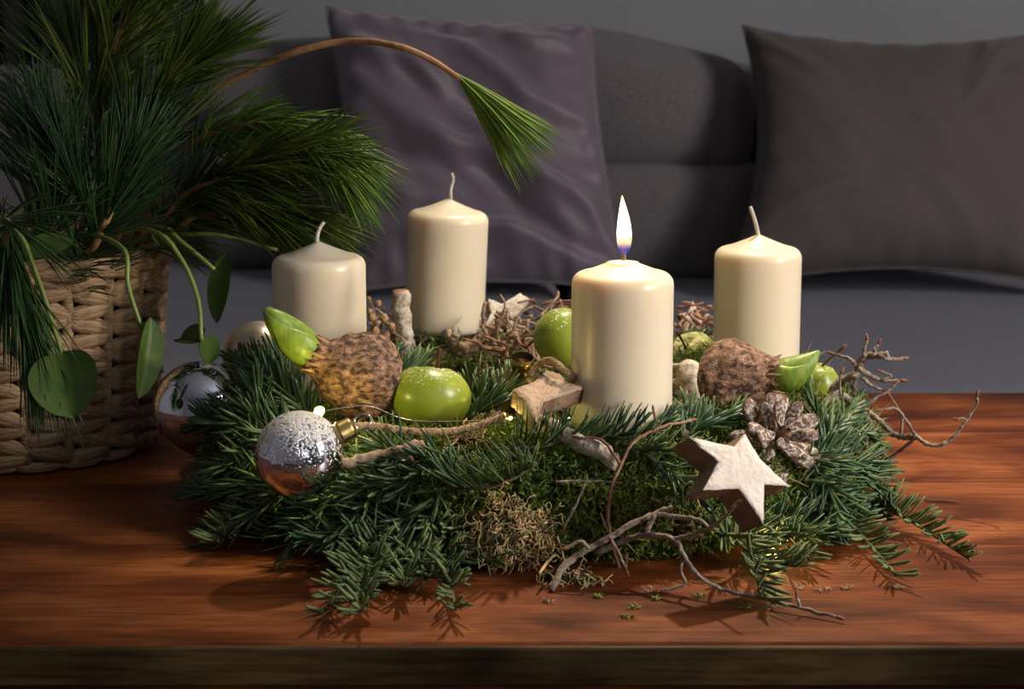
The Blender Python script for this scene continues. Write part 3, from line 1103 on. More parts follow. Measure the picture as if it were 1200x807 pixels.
m.add(vs, fs)
m.build('ring', 'ring', wr)
# floor of litter in the middle
m = MB()
vs, fs = [], []
for i in range(13):
    for k in range(40):
        rr = 0.13 * i / 12
        a = 2 * math.pi * k / 40
        vs.append(Vector((WC.x + rr * math.cos(a), WC.y + rr * math.sin(a), 0.022 + 0.012 * noise.noise(Vector((rr * 60 * math.cos(a), rr * 60 * math.sin(a), 3))))))
for i in range(12):
    for k in range(40):
        fs.append((i * 40 + k, i * 40 + (k + 1) % 40, (i + 1) * 40 + (k + 1) % 40, (i + 1) * 40 + k))
m.add(vs, fs)
m.build('litter', 'ring', wr)


def blades(name, P, D, L, Wd, material, parent, curl=0.3, nseg=3, seed=1, label=None):
    """Many thin curved blades as one mesh: P points, D directions, numpy arrays."""
    rng = np.random.default_rng(seed)
    n = len(P)
    D = D / np.linalg.norm(D, axis=1)[:, None]
    rv = rng.normal(size=(n, 3))
    sd = np.cross(D, rv)
    sd /= np.linalg.norm(sd, axis=1)[:, None] + 1e-9
    bend = np.cross(D, sd)
    V = np.zeros((n, (nseg + 1) * 2, 3))
    for i in range(nseg + 1):
        t = i / nseg
        c = P + D * (L * t)[:, None] + bend * (L * curl * t * t)[:, None]
        w = (Wd * (1 - 0.85 * t ** 1.5))[:, None]
        V[:, 2 * i] = c + sd * w
        V[:, 2 * i + 1] = c - sd * w
    base = (np.arange(n) * (nseg + 1) * 2)[:, None]
    q = []
    for i in range(nseg):
        q.append(np.stack([base[:, 0] + 2 * i, base[:, 0] + 2 * i + 1, base[:, 0] + 2 * i + 3, base[:, 0] + 2 * i + 2], 1))
    Fq = np.stack(q, 1).reshape(-1, 4)
    org = np.array(parent['_o'])
    me = bpy.data.meshes.new(name)
    Vv = (V.reshape(-1, 3) - org).astype(np.float32)
    me.vertices.add(len(Vv))
    me.vertices.foreach_set('co', Vv.ravel())
    me.loops.add(Fq.size)
    me.loops.foreach_set('vertex_index', Fq.ravel().astype(np.int32))
    me.polygons.add(len(Fq))
    me.polygons.foreach_set('loop_start', (np.arange(len(Fq)) * 4).astype(np.int32))
    me.polygons.foreach_set('loop_total', np.full(len(Fq), 4, dtype=np.int32))
    me.materials.append(M[material])
    me.update(calc_edges=True)
    me.validate()
    o = bpy.data.objects.new(name, me)
    COL.objects.link(o)
    o.parent = parent
    o['kind'] = 'stuff'
    if label:
        o['label'] = label
    return o


def torus_scatter(n, rng, amin=0.0, amax=2 * math.pi, qmin=-0.5, qmax=math.pi * 0.95):
    a = rng.uniform(amin, amax, n)
    q = rng.uniform(qmin, qmax, n)
    x = (WR + (WA - 0.008) * np.cos(q))
    P = np.stack([WC.x + x * np.cos(a), WC.y + x * np.sin(a), np.maximum(0.001, WZ + (WB - 0.006) * np.sin(q))], 1)
    Nn = np.stack([np.cos(q) / WA * np.cos(a), np.cos(q) / WA * np.sin(a), np.sin(q) / WB], 1)
    Nn /= np.linalg.norm(Nn, axis=1)[:, None]
    return P, Nn


# feathery moss: little stems with side leaflets
Pm, Nm = torus_scatter(5200, rng0, qmin=-0.75)
Pf, Nf = torus_scatter(5200, rng0, amin=math.radians(215), amax=math.radians(330), qmin=-0.8, qmax=1.7)
Pm = np.vstack([Pm, Pf]); Nm = np.vstack([Nm, Nf])
Dm = Nm + rng0.normal(size=Pm.shape) * 0.55
Dm /= np.linalg.norm(Dm, axis=1)[:, None]
Lm = rng0.uniform(0.006, 0.015, len(Pm))
PP, DD, LL, WW = [], [], [], []
for t in np.linspace(0.15, 1.0, 6):
    for s in (0, 1):
        PP.append(Pm + Dm * (Lm * t)[:, None])
        DD.append(Dm * 0.6 + rng0.normal(size=Pm.shape) * 0.7)
        LL.append(np.full(len(Pm), 0.0042) * rng0.uniform(0.7, 1.3, len(Pm)))
        WW.append(np.full(len(Pm), 0.00065))
blades('moss', np.vstack(PP), np.vstack(DD), np.hstack(LL), np.hstack(WW), 'moss', wr, 0.4, 2, 3, 'bright green feathery moss')
# dry grass blades, dead needles
Pd, Nd = torus_scatter(650, rng0)
Dd = rng0.normal(size=Pd.shape) + Nd * 0.5
blades('dry_stalks', Pd + Nd * 0.006, Dd, rng0.uniform(0.010, 0.028, len(Pd)), np.full(len(Pd), 0.00055), 'lichen', wr, 0.25, 3, 8, 'thin straw-coloured stalks')
Pl = np.stack([rng0.uniform(-0.12, 0.12, 420) + WC.x, rng0.uniform(-0.12, 0.12, 420) + WC.y, np.full(420, 0.03)], 1)
blades('litter_stalks', Pl, rng0.normal(size=Pl.shape) + np.array([0, 0, 0.7]), rng0.uniform(0.012, 0.04, 420), np.full(420, 0.0008), 'bark', wr, 0.25, 3, 9)


def lichen_clump(c, rad, n, label, seed, material='lichen'):
    rng = random.Random(seed)
    t = thing('dry_moss_tuft', c, label, 'moss')
    m = MB()
    for i in range(n):
        d = rand_unit(rng)
        if d.y > 0.3:
            d.y = -d.y
        p = Vector(c) + Vector((d.x * rad[0], d.y * rad[1], d.z * rad[2])) * rng.uniform(0.5, 1.0) * (1 + 0.55 * noise.noise(d * 1.7 + Vector((seed, 0, 0))))
        q = [p]
        for k in range(4):
            p = p + (d * 0.25 + rand_unit(rng) + Vector((0, 0, -0.35))).normalized() * 0.0045
            q.append(p)
        m.tube(spline(q, 8), lerp_list([0.00055, 0.0004], 8), 4, cap=False)
    o = m.build('tendrils', material, t)
    o['kind'] = 'stuff'
    m = MB()
    m.lathe([(0.001, -0.8), (0.55, -0.6), (0.8, 0), (0.55, 0.6), (0.001, 0.8)], (0, 0, 0), seg=14, close=False)
    m.v = [Vector(c) + Vector((v.x * rad[0], v.y * rad[1], v.z * rad[2])) for v in m.v]
    m.build('core', 'ring', t)
    return t


lichen_clump(S(598, 618, 0.002), (0.027, 0.013, 0.022), 620, 'tan curly dry moss tuft on the front of the wreath', 4)
lichen_clump(S(668, 682, 0.002), (0.022, 0.008, 0.008), 90, 'grey-green scrap of dry moss where wreath meets table', 5)
lichen_clump(S(545, 520, 0.002), (0.018, 0.010, 0.010), 140, 'small straw-coloured moss tuft left of the middle fir fan', 6)

# ------------------------------------------------------------------ fir sprigs


def fir_sprig(paths, label, L=0.027, up=(0, -0.5, 0.85), dens=1.0, seed=1, lat=0, arc=(0.25, 1.75), beta=(1.08, 0.5), wid=0.00138, lift=0.25, name='fir_sprig'):
    """Noble-fir sprig: woody stem(s) with flat needles swept up and forward along them."""
    rng = random.Random(seed * 7 + 3)
    if not isinstance(paths[0], (list, tuple)):
        paths = [paths]
    root = thing(name, paths[0][0], label, 'fir sprig', 'fir sprigs of the wreath')
    up = Vector(up).normalized()
    sm = MB()
    V, F, MI = [], [], []
    all_p = []
    for pth in paths:
        all_p.append(([Vector(p) for p in pth], 1.0))
    for k in range(lat):
        main = spline(paths[0], 20)
        t = 0.22 + 0.55 * k / max(1, lat)
        a = main[int(t * 19)]
        tg = (main[-1] - main[0]).normalized()
        sd = tg.cross(up).normalized() * (1 if k % 2 else -1)
        ln = (main[-1] - main[0]).length * (0.55 - 0.25 * t)
        d = (tg * 0.75 + sd * 0.7).normalized()
        e = a + d * ln
        e.z = max(e.z, 0.006)
        all_p.append(([a, a + d * ln * 0.5 + up * 0.002, e], 0.9))
    for pth, sc in all_p:
        length = sum((pth[i + 1] - pth[i]).length for i in range(len(pth) - 1))
        ns = max(8, int(length / 0.006))
        pts = spline(pth, ns)
        sm.tube(pts, lerp_list([0.0019 * sc, 0.0011 * sc], ns), 6)
        cnt = int(length / 0.00150 * dens)
        for i in range(cnt):
            t = (i + rng.random()) / cnt
            u = t * (ns - 1)
            k = min(int(u), ns - 2)
            p = pts[k].lerp(pts[k + 1], u - k)
            tg = (pts[k + 1] - pts[k]).normalized()
            upn = (up - tg * up.dot(tg))
            upn = upn.normalized() if upn.length > 1e-4 else tg.orthogonal().normalized()
            sd = tg.cross(upn)
            ph = (1 if rng.random() < 0.5 else -1) * rng.uniform(*arc)
            rd = upn * math.cos(ph) + sd * math.sin(ph)
            be = beta[0] + (beta[1] - beta[0]) * t ** 2 + rng.uniform(-0.18, 0.18)
            d = (tg * math.cos(be) + rd * math.sin(be)).normalized()
            ll = L * sc * rng.uniform(0.72, 1.1) * (1 - 0.28 * t ** 3) * (0.85 if t < 0.08 else 1)
            bend = (upn * lift + tg * 0.12) * ll * rng.uniform(0.3, 1.3) * (1 if abs(ph) > 0.5 else 0.3) + rand_unit(rng) * ll * 0.06
            s = d.cross(rd)
            s = s.normalized() if s.length > 1e-4 else d.orthogonal().normalized()
            nr = s.cross(d)
            w = wid * rng.uniform(0.85, 1.15)
            th = w * 0.42
            b0 = len(V)
            for q, wq in ((0, 0.55), (0.3, 0.95), (0.72, 1.0), (1.0, 0.5)):
                c = p + d * (ll * q) + bend * (q * q)
                if c.z < 0.002:
                    c.z = 0.002
                V.extend((c + s * (w * wq), c + nr * (th * wq), c - s * (w * wq), c - nr * (th * wq)))
            for q in range(3):
                a = b0 + q * 4
                for e in range(4):
                    F.append((a + e, a + (e + 1) % 4, a + 4 + (e + 1) % 4, a + 4 + e))
                    MI.append(1 if e > 1 else 0)
            F.append((b0 + 12, b0 + 13, b0 + 14, b0 + 15))
            MI.append(1)
    sm.build('stem', 'fir_bark', root)
    nb = MB()
    nb.add(V, F)
    nb.mi = MI
    o = nb.build('needles', ['fir', 'fir_under'], root)
    o['kind'] = 'stuff'
    return root


h = 0.010
# left flank
fir_sprig([S(372, 505, h), S(325, 475, h + 0.01), S(290, 452, 0.022)], 'fir sprig curling over the large silver bauble', seed=1, lat=2, up=(-0.3, -0.5, 0.8))
fir_sprig([S(370, 535, h), S(315, 520, h + 0.006), S(265, 515, 0.02)], 'fir sprig pointing left between the two silver baubles', seed=2, lat=2, up=(-0.3, -0.6, 0.7))
fir_sprig([S(385, 575, h), S(315, 567, h + 0.004), S(252, 565, 0.018)], 'fir sprig pointing left below the snow-dusted bauble', seed=3, lat=2, up=(-0.3, -0.6, 0.7))
fir_sprig([S(385, 600, h), S(320, 615, h), S(252, 652, 0.010)], 'fir sprig reaching the table at the far left of the wreath', seed=4, lat=3, up=(-0.2, -0.6, 0.75))
fir_sprig([S(350, 485, h), S(325, 468, h), S(312, 458, 0.02)], 'short fir sprig against the foot of the leftmost candle', seed=5, L=0.018, up=(-0.2, -0.5, 0.8))
# front left
fir_sprig([S(500, 565, h), S(420, 580, h + 0.004), S(345, 605, h + 0.003)], 'fir sprig running left under the snow-dusted bauble', seed=6, lat=3)
fir_sprig([S(500, 595, h), S(440, 618, h + 0.004), S(385, 650, h + 0.004)], 'dense fir sprig in the middle of the left front', seed=7, lat=3)
fir_sprig([S(490, 615, h), S(440, 660, h + 0.006), S(378, 734, 0.008)], 'fir sprig drooping to the table front with splayed tip', seed=8, lat=3, up=(0, -0.6, 0.8))
fir_sprig([S(510, 605, h), S(515, 655, h + 0.008), S(534, 732, 0.009)], 'fir sprig whose bare-tipped fan lies nearest the table edge', seed=9, lat=3, dens=0.8, up=(0, -0.6, 0.8), L=0.028)
fir_sprig([S(545, 550, h), S(480, 553, h + 0.002), S(425, 568, h + 0.002)], 'fir sprig just below the brown stick beside the apple', seed=10, lat=2)
fir_sprig([S(470, 650, h), S(430, 690, 0.012), S(420, 736, 0.008)], 'small fir sprig tucked beneath the left front sprigs', seed=11, lat=1)
fir_sprig([S(520, 580, h), S(490, 630, h + 0.003), S(470, 708, 0.012)], 'fir sprig hanging straight down the left front', seed=12, lat=2, up=(0, -0.8, 0.6))
# centre fans
fir_sprig([S(628, 555, h), S(595, 576, h + 0.004), S(545, 582, h + 0.004), S(528, 570, h)], 'grey-green fir fan with upright needles in the wreath centre', seed=13, dens=1.3, L=0.030, arc=(0.0, 0.9), up=(0.0, -0.25, 1), beta=(1.35, 0.8))
fir_sprig([S(596, 540, h), S(640, 536, h), S(690, 528, h)], 'upright fir needles before the brown wooden star', seed=14, dens=1.0, L=0.028, arc=(0.0, 0.8), up=(-0.1, -0.3, 1), beta=(1.45, 0.9))
fir_sprig([S(690, 528, h), S(745, 522, h), S(805, 508, h)], 'fir sprig along the foot of the burning candle', seed=15, L=0.022, arc=(0.0, 1.3), up=(0, -0.5, 1), beta=(1.2, 0.6))
fir_sprig([S(725, 535, h), S(770, 555, h), S(812, 588, h + 0.002)], 'fir sprig sweeping down behind the white star', seed=16, lat=1, up=(0.1, -0.7, 0.7))
fir_sprig([S(795, 525, h), S(830, 510, h), S(868, 498, h)], 'fir sprig under the right flower bulb', seed=17, L=0.020, lat=1)
# right flank
fir_sprig([S(945, 530, h), S(972, 510, h), S(992, 492, 0.012)], 'fir sprig rising beside the rightmost apple', seed=18, lat=2, L=0.02, up=(0.4, -0.6, 0.7))
fir_sprig([S(935, 548, h), S(975, 545, h + 0.002), S(1008, 550, 0.012)], 'fir sprig below the gnarled grey twig', seed=19, lat=2, up=(0.3, -0.6, 0.7))
fir_sprig([S(930, 565, h), S(985, 585, h + 0.004), S(1050, 622, 0.012), S(1135, 668, 0.008)], 'long fir sprig reaching far right across the table', seed=20, lat=0, dens=1.2, L=0.023, up=(0, -0.4, 0.9), arc=(0.3, 1.4))
fir_sprig([S(935, 590, h), S(985, 628, 0.014), S(1050, 688, 0.008)], 'flat open fir sprig on the table right of the star', seed=21, dens=0.9, L=0.026, arc=(0.8, 1.6), up=(0, -0.4, 0.9))
fir_sprig([S(850, 615, h), S(875, 660, h + 0.004), S(893, 716, 0.008)], 'fir sprig standing on the table below the white star', seed=22, lat=2, L=0.028, up=(0.5, -0.6, 0.6))
fir_sprig([S(880, 615, h), S(920, 650, 0.015), S(950, 672, 0.008)], 'fir sprig right of the star over a patch of yellow light', seed=23, lat=2, up=(0.2, -0.5, 0.8))
fir_sprig([S(930, 535, h), S(955, 570, h + 0.003), S(985, 610, 0.014)], 'fir sprig beneath the frosted pine cone', seed=24, lat=3, up=(0.3, -0.6, 0.7))
fir_sprig([S(900, 600, h), S(935, 605, h + 0.004), S(975, 612, 0.016)], 'fir sprig with straight needles right behind the star tip', seed=25, lat=2, up=(0.2, -0.6, 0.8))
fir_sprig([W(985, 500, 1.60), W(1008, 502, 1.61), W(1028, 498, 1.61)], 'small fir tuft behind the gnarled twig at the right', seed=26, L=0.016)
# back
fir_sprig([W(440, 455, 1.55), W(465, 445, 1.57), W(495, 425, 1.60)], 'grey-green fir sprig right of the left flower bulb', seed=27, L=0.024, arc=(0.0, 1.2), up=(0.1, -0.2, 1))
fir_sprig([W(548, 490, 1.43), W(580, 470, 1.46), W(600, 445, 1.49)], 'fir sprig between the front apple and the brass-necked bauble', seed=28, L=0.026, arc=(0.0, 1.3), up=(0, -0.2, 1), lat=1)
fir_sprig([W(625, 385, 1.74), W(642, 376, 1.75), W(655, 370, 1.76)], 'small fir sprig on the back rim before the sofa', seed=29, L=0.016, up=(0, 0, 1))
fir_sprig([W(797, 398, 1.77), W(815, 396, 1.77), W(832, 392, 1.77)], 'small fir sprig behind the frosted apple', seed=30, L=0.012, up=(0, 0, 1), arc=(0, 1.2))
fir_sprig([W(428, 420, 1.66), W(445, 412, 1.67), W(462, 410, 1.68)], 'small fir sprig behind the leftmost candle', seed=31, L=0.015, up=(0, 0, 1))

# ------------------------------------------------------------------ candles
def candle(px, apex_py, zc, base_z, label, wick_pts, tilt=(0, 0), r=0.035, lit=False):
    ap = W(px, apex_py, zc)
    H = ap.z - base_z
    ax = Vector((tilt[0], tilt[1], 1)).normalized()
    base = Vector((ap.x - tilt[0] * H, ap.y - tilt[1] * H, base_z))
    t = thing('pillar_candle', base, label, 'candle', 'pillar candles of the wreath')
    prof = [(0.001, 0.0), (r * 0.93, 0.0), (r * 0.985, 0.0012), (r, 0.004)]
    hs = H - 0.0115                      # height of the shoulder's rim
    for i in range(8):
        prof.append((r, 0.004 + (hs - 0.008 - 0.004) * (i + 1) / 8))
    for i in range(1, 8):
        a = i / 8 * math.pi / 2
        prof.append((r - 0.0075 * (1 - math.cos(a)), hs - 0.008 + 0.0085 * math.sin(a)))
    top_r = r - 0.0068
    z0 = hs + 0.0004
    for i in range(9):
        u = i / 8
        rr = top_r * (1 - u)
        z = z0 + (H - z0) * (u ** 1.15)
        prof.append((rr, z))
    if lit:   # shallow melted pool at the wick
        prof = prof[:-3] + [(0.011, H - 0.0042), (0.007, H - 0.0046), (0.001, H - 0.0048)]
    m = MB()
    m.lathe(prof, base, ax, 56, close=False)
    m.build('wax', 'wax', t)
    m = MB()
    wp = [W(x, y, zc) for x, y in wick_pts]
    m.tube(spline(wp, 10), lerp_list([0.0017, 0.0014], 10), 8)
    m.build('wick', 'wick_burnt' if lit else 'wick', t)
    return t


cA = candle(730, 300, 1.400, 0.070, 'short cream pillar candle with a burning flame', [(731, 305), (731, 298), (731.5, 290)], lit=True)
cB = candle(373, 282, 1.527, 0.066, 'unlit cream pillar candle next to the basket, leftmost of four', [(371, 285), (372, 275), (375, 266), (380, 260)])
cC = candle(889, 274, 1.647, 0.060, 'unlit cream pillar candle furthest right, behind the brown bulb', [(889, 278), (886, 263), (882, 250), (879, 242)])
cD = candle(526, 232, 1.768, 0.074, 'unlit cream pillar candle at the back before the mauve pillow', [(528, 236), (528, 222), (531, 210), (529, 203)], tilt=(0.045, 0.0))

# flame
fl = bpy.data.materials.new('flame')
fl.use_nodes = True
nt = fl.node_tree
for n_ in list(nt.nodes):
    nt.nodes.remove(n_)
out = nt.nodes.new('ShaderNodeOutputMaterial')
tc = nt.nodes.new('ShaderNodeTexCoord')
sx = nt.nodes.new('ShaderNodeSeparateXYZ')
nt.links.new(tc.outputs['Generated'], sx.inputs[0])
rp = nt.nodes.new('ShaderNodeValToRGB')
e = rp.color_ramp.elements
e[0].position = 0.0; e[0].color = (0.05, 0.10, 0.9, 1)
e[1].position = 1.0; e[1].color = (1.0, 0.62, 0.16, 1)
for p_, c_ in ((0.13, (0.16, 0.12, 0.45, 1)), (0.24, (1.0, 0.55, 0.18, 1)), (0.38, (1.0, 0.86, 0.55, 1)), (0.80, (1.0, 0.86, 0.50, 1))):
    q = e.new(p_); q.color = c_
nt.links.new(sx.outputs['Z'], rp.inputs[0])
rs = nt.nodes.new('ShaderNodeMapRange')
rs.inputs['From Min'].default_value = 0.10
rs.inputs['From Max'].default_value = 0.42
rs.inputs['To Min'].default_value = 0.7
rs.inputs['To Max'].default_value = 4.0
nt.links.new(sx.outputs['Z'], rs.inputs['Value'])
em = nt.nodes.new('ShaderNodeEmission')
nt.links.new(rp.outputs[0], em.inputs[0])
nt.links.new(rs.outputs[0], em.inputs[1])
tr = nt.nodes.new('ShaderNodeBsdfTransparent')
mx = nt.nodes.new('ShaderNodeMixShader')
ro = nt.nodes.new('ShaderNodeMapRange')
ro.inputs['From Min'].default_value = 0.0
ro.inputs['From Max'].default_value = 0.35
ro.inputs['To Min'].default_value = 0.35
ro.inputs['To Max'].default_value = 0.97
nt.links.new(sx.outputs['Z'], ro.inputs['Value'])
nt.links.new(ro.outputs[0], mx.inputs[0])
nt.links.new(tr.outputs[0], mx.inputs[1])
nt.links.new(em.outputs[0], mx.inputs[2])
nt.links.new(mx.outputs[0], out.inputs[0])
M['flame'] = fl
m = MB()
f0, f1 = W(731.5, 299, 1.40), W(729, 229, 1.40)
m.tube(spline([f0, f0.lerp(f1, 0.5) + Vector((0.0006, 0, 0)), f1], 18), [0.0012, 0.0030, 0.0041, 0.0047, 0.0050, 0.0051, 0.0051, 0.0050, 0.0048, 0.0045, 0.0041, 0.0037, 0.0032, 0.0027, 0.0021, 0.0015, 0.0009, 0.0002], 16)
o = m.build('flame', 'flame', cA)
o['label'] = 'bright yellow-white candle flame'
ld = bpy.data.lights.new('flame_light', 'POINT')
ld.energy = 0.55
ld.color = (1.0, 0.62, 0.28)
ld.shadow_soft_size = 0.006
lo = bpy.data.objects.new('flame_light', ld)
COL.objects.link(lo)
lo.parent = o
lo.location = W(730, 262, 1.40) - Vector(cA['_o'])

# ------------------------------------------------------------------ baubles


def sphere_prof(r, neck_r=0.0, n=30):
    out = []
    for i in range(n + 1):
        a = -math.pi / 2 + math.pi * i / n
        rr, hh = r * math.cos(a), r * math.sin(a)
        if i > n / 2 and rr < neck_r:
            break
        out.append((max(rr, 1e-5), hh))
    return out


def bauble(c, r, axis, material, label, cap=True):
    c = Vector(c)
    ax = Vector(axis).normalized()
    t = thing('glass_bauble', c - Vector((0, 0, r)), label, 'bauble', 'glass baubles of the wreath')
    m = MB()
    m.lathe(sphere_prof(r, 0.24 * r if cap else 0, 36), c, ax, 48, close=False)
    m.build('globe', material, t)
    if cap:
        cr = 0.25 * r
        p = c + ax * (r * 0.93)
        m = MB()
        m.lathe([(cr, 0), (cr, 0.10 * r), (cr * 1.12, 0.12 * r), (cr * 1.12, 0.17 * r), (cr, 0.19 * r), (cr, 0.42 * r), (cr * 0.7, 0.47 * r), (0.001, 0.48 * r)], p, ax, 28, close=False)
        cp = m.build('cap', 'gold', t)
        m = MB()
        u = ax.orthogonal().normalized()
        q = p + ax * (0.48 * r)
        lp = []
        for i in range(17):
            a = math.pi * 2 * i / 16
            lp.append(q + ax * (0.22 * r * (1 - math.cos(a)) / 1.1) + u * (0.20 * r * math.sin(a)))
        m.tube(lp, 0.0006, 6, cap=False)
        m.build('wire_loop', 'wire', cp)
    return t


bauble(W(234, 478, 1.535), 0.0352, (0.75, 0.35, 0.45), 'silver', 'large mirrored silver bauble beside the basket')
bauble(W(351, 533, 1.325), 0.0288, (0.80, 0.05, 0.42), 'silver_snow', 'snow-dusted silver bauble with brass cap at the front left')
bauble(W(303, 418, 1.62), 0.0285, (0.2, 0.8, 0.3), 'champagne', 'matte champagne bauble half hidden by the leftmost candle')
# small bauble of which the open brass neck looks out
gp = W(612, 425, 1.47)
t = thing('gold_bauble', gp - Vector((0, 0, 0.05)), 'small gold bauble with an open brass neck behind the brown star', 'bauble')
gax = Vector((0.05, -0.35, 0.93)).normalized()
m = MB(); m.lathe(sphere_prof(0.019, 0.006, 24), gp - gax * 0.026, gax, 30, close=False); m.build('globe', 'gold', t)
m = MB(); m.lathe([(0.0072, -0.012), (0.0072, -0.001), (0.0085, 0.0), (0.0088, 0.0045), (0.0080, 0.0047)], gp, gax, 26, close=False); m.build('neck', 'gold', t)
m = MB(); m.lathe([(0.0001, -0.006), (0.0070, -0.006), (0.0080, 0.0045)], gp, gax, 26, close=False); m.build('opening', 'neck_shade', t)

# ------------------------------------------------------------------ apples


def apple(c, r, axis, label, material='apple', stem_pts=None, squash=0.86, spin=0.0):
    c = Vector(c)
    ax = Vector(axis).normalized()
    t = thing('apple', c - Vector((0, 0, r * squash)), label, 'apple', 'green apples on the wreath')
    prof = []
    n = 34
    for i in range(n + 1):
        a = -math.pi / 2 + math.pi * i / n
        rr = r * math.cos(a) ** 0.93 if math.cos(a) > 1e-6 else 1e-5
        hh = r * squash * math.sin(a)
        # dimples at both ends
        k = (rr / r)
        hh -= (0.22 * r * math.exp(-(k / 0.22) ** 2)) * (1 if a > 0 else -0.6)
        rr *= 1 + 0.05 * math.sin(a)
        prof.append((max(rr, 1e-5), hh))
    m = MB()
    m.lathe(prof, c, ax, 44, close=False)
    u = ax.orthogonal()
    w = ax.cross(u)
    for i, v in enumerate(m.v):
        d = v - c
        an = math.atan2(d.dot(w), d.dot(u))
        m.v[i] = c + d * (1 + 0.022 * math.cos(5 * an + spin) * max(-0.3, d.dot(ax) / r) + 0.02 * noise.noise(d * 40))
    m.build('skin', material, t)
    if stem_pts is None:
        b0 = c + ax * (r * squash * 0.72)
        stem_pts = [b0, b0 + ax * 0.008 + u * 0.001, b0 + ax * 0.016 + u * 0.004]
    m = MB()
    m.tube(spline(stem_pts, 8), lerp_list([0.0011, 0.0010, 0.0015], 8), 8)
    m.build('stalk', 'stem', t)
    return t


a1 = W(504, 466, 1.43)
apple(a1, 0.0290, (0.06, 0.25, 0.96), 'green apple in front, between the left bulb and the brown star', squash=0.78, stem_pts=[W(513, 440, 1.44), W(513, 425, 1.44), W(515, 408, 1.44)])
a2 = W(660, 397, 1.62)
apple(a2, 0.0245, (0.75, -0.2, 0.6), 'green apple peeping out left of the burning candle', squash=0.95)
a3 = W(812, 415, 1.72)
apple(a3, 0.0200, (-0.3, -0.45, 0.85), 'frost-yellowed apple between the two right-hand candles', 'apple_frosted', stem_pts=[W(805, 410, 1.705), W(800, 400, 1.70), W(793, 388, 1.695)])
a4 = W(957, 455, 1.56)
apple(a4, 0.0170, (0.35, -0.15, 0.9), 'small green apple behind the tip of the right bulb shoot', 'apple', stem_pts=[W(960, 432, 1.555), W(975, 418, 1.55), W(992, 404, 1.545)], squash=1.15)

# ------------------------------------------------------------------ flower bulbs


def flower_bulb(path, radii, shoot_path, shoot_r, label, leaf_side, seed, zsh=1.0):
    t = thing('flower_bulb', S(*path_center(path)), label, 'bulb', 'sprouting flower bulbs on the wreath')
    pts = spline([W(*p) for p in path], 34)
    t.location = min(pts, key=lambda p: p.z) - Vector((0, 0, 0.03))
    t['_o'] = tuple(t.location)
    rad = lerp_list(radii, 34)
    m = MB()
    m.tube(pts, rad, 40, wob=0.09, wsc=38)
    # papery ridges
    for i, v in enumerate(m.v):
        q = noise.noise(v * 170) * 0.0020 + noise.noise(v * 60 + Vector((seed, 0, 0))) * 0.0014 + noise.noise(v * 420) * 0.0005
        ax = pts[i // 40] if i < 34 * 40 else pts[-1]
        d = (v - ax)
        if d.length > 1e-5:
            m.v[i] = v + d.normalized() * q
    m.build('bulb_body', 'bulb_skin', t)
    # loose brown skins
    rng = random.Random(seed)
    axd = (pts[-1] - pts[0]).normalized()
    for k in range(0):
        i = rng.randint(8, 20)
        c = pts[i]
        d = rand_unit(rng)
        d = (d - axd * d.dot(axd)).normalized()
        if d.y > 0.2:
            d.y *= -1
        sd = axd.cross(d)
        m = MB()
        vs, fs = [], []
        L, wd = rng.uniform(0.02, 0.034), rng.uniform(0.009, 0.016)
        for a in range(7):
            for e_ in range(6):
                u, v_ = a / 6 - 0.5, e_ / 5 - 0.5
                ii = max(0, min(33, i + int(u * L / 0.0025)))
                ang = v_ * wd / rad[ii] * 1.0
                rr = rad[ii] * 1.02 + 0.0008 + (0.003 if a == 6 else 0.0) * abs(v_) * 2
                dd = d * math.cos(ang) + sd * math.sin(ang)
                jag = 0.010 * noise.noise(Vector((a * 1.7, e_ * 1.3, k + 0.5)))
                vs.append(pts[ii] + axd * (u * L - (ii - i) * (pts[1] - pts[0]).length * 0 + jag) * 0.35 + dd * rr)
        for a in range(6):
            for e_ in range(5):
                q = a * 6 + e_
                fs.append((q, q + 1, q + 7, q + 6))
        m.add(vs, fs)
        o = m.build('dry_skin', 'bulb_paper' if k % 3 == 0 else 'bulb_skin', t)
        sol = o.modifiers.new('thickness', 'SOLIDIFY')
        sol.thickness = 0.0005
    # ragged collar of dry skin tips round the neck
    for k in range(12):
        a = 2 * math.pi * k / 12
        u = axd.orthogonal().normalized()
        w = axd.cross(u)
        d = u * math.cos(a) + w * math.sin(a)
        p0 = pts[-3] + d * rad[-3]
        m = MB()
        m.tube([p0 - axd * 0.006, p0 + d * 0.0012, p0 + axd * rng.uniform(0.003, 0.008) + d * rng.uniform(0.001, 0.004)], [0.0022, 0.0016, 0.0003], 5)
        m.build('collar_scale', 'bulb_skin' if k % 2 else 'bulb_paper', t)
    sp = spline([W(*p) for p in shoot_path], 22)
    m = MB()
    m.tube(sp, lerp_list(shoot_r, 22), 24, flat=(0, -1, 0))
    o = m.build('shoot', 'shoot', t)
    o['label'] = 'fresh green leaf shoot'
    # outer leaf clasping the shoot
    off = Vector(leaf_side).normalized()
    m = MB()
    sr = lerp_list(shoot_r, 22)
    vs, fs = [], []
    for i in range(21):
        ii = i
        ax = (sp[min(ii + 1, 21)] - sp[max(ii - 1, 0)]).normalized()
        d0 = (off - ax * off.dot(ax)).normalized()
        s0 = ax.cross(d0)
        half = 1.30 * (1 - (i / 20) ** 1.25) + 0.03
        for j in range(9):
            an = half * (j / 8 * 2 - 1)
            vs.append(sp[ii] + (d0 * math.cos(an) + s0 * math.sin(an)) * (sr[ii] * 1.07 + 0.0005))
    for i in range(20):
        for j in range(8):
            q = i * 9 + j
            fs.append((q, q + 1, q + 10, q + 9))
    m.add(vs, fs)
    o = m.build('outer_leaf', 'shoot', t)
    sol = o.modifiers.new('thickness', 'SOLIDIFY')
    sol.thickness = 0.0008
    return t


def path_center(path):
    p = path[len(path) // 2]
    return p[0], p[1], 0.0


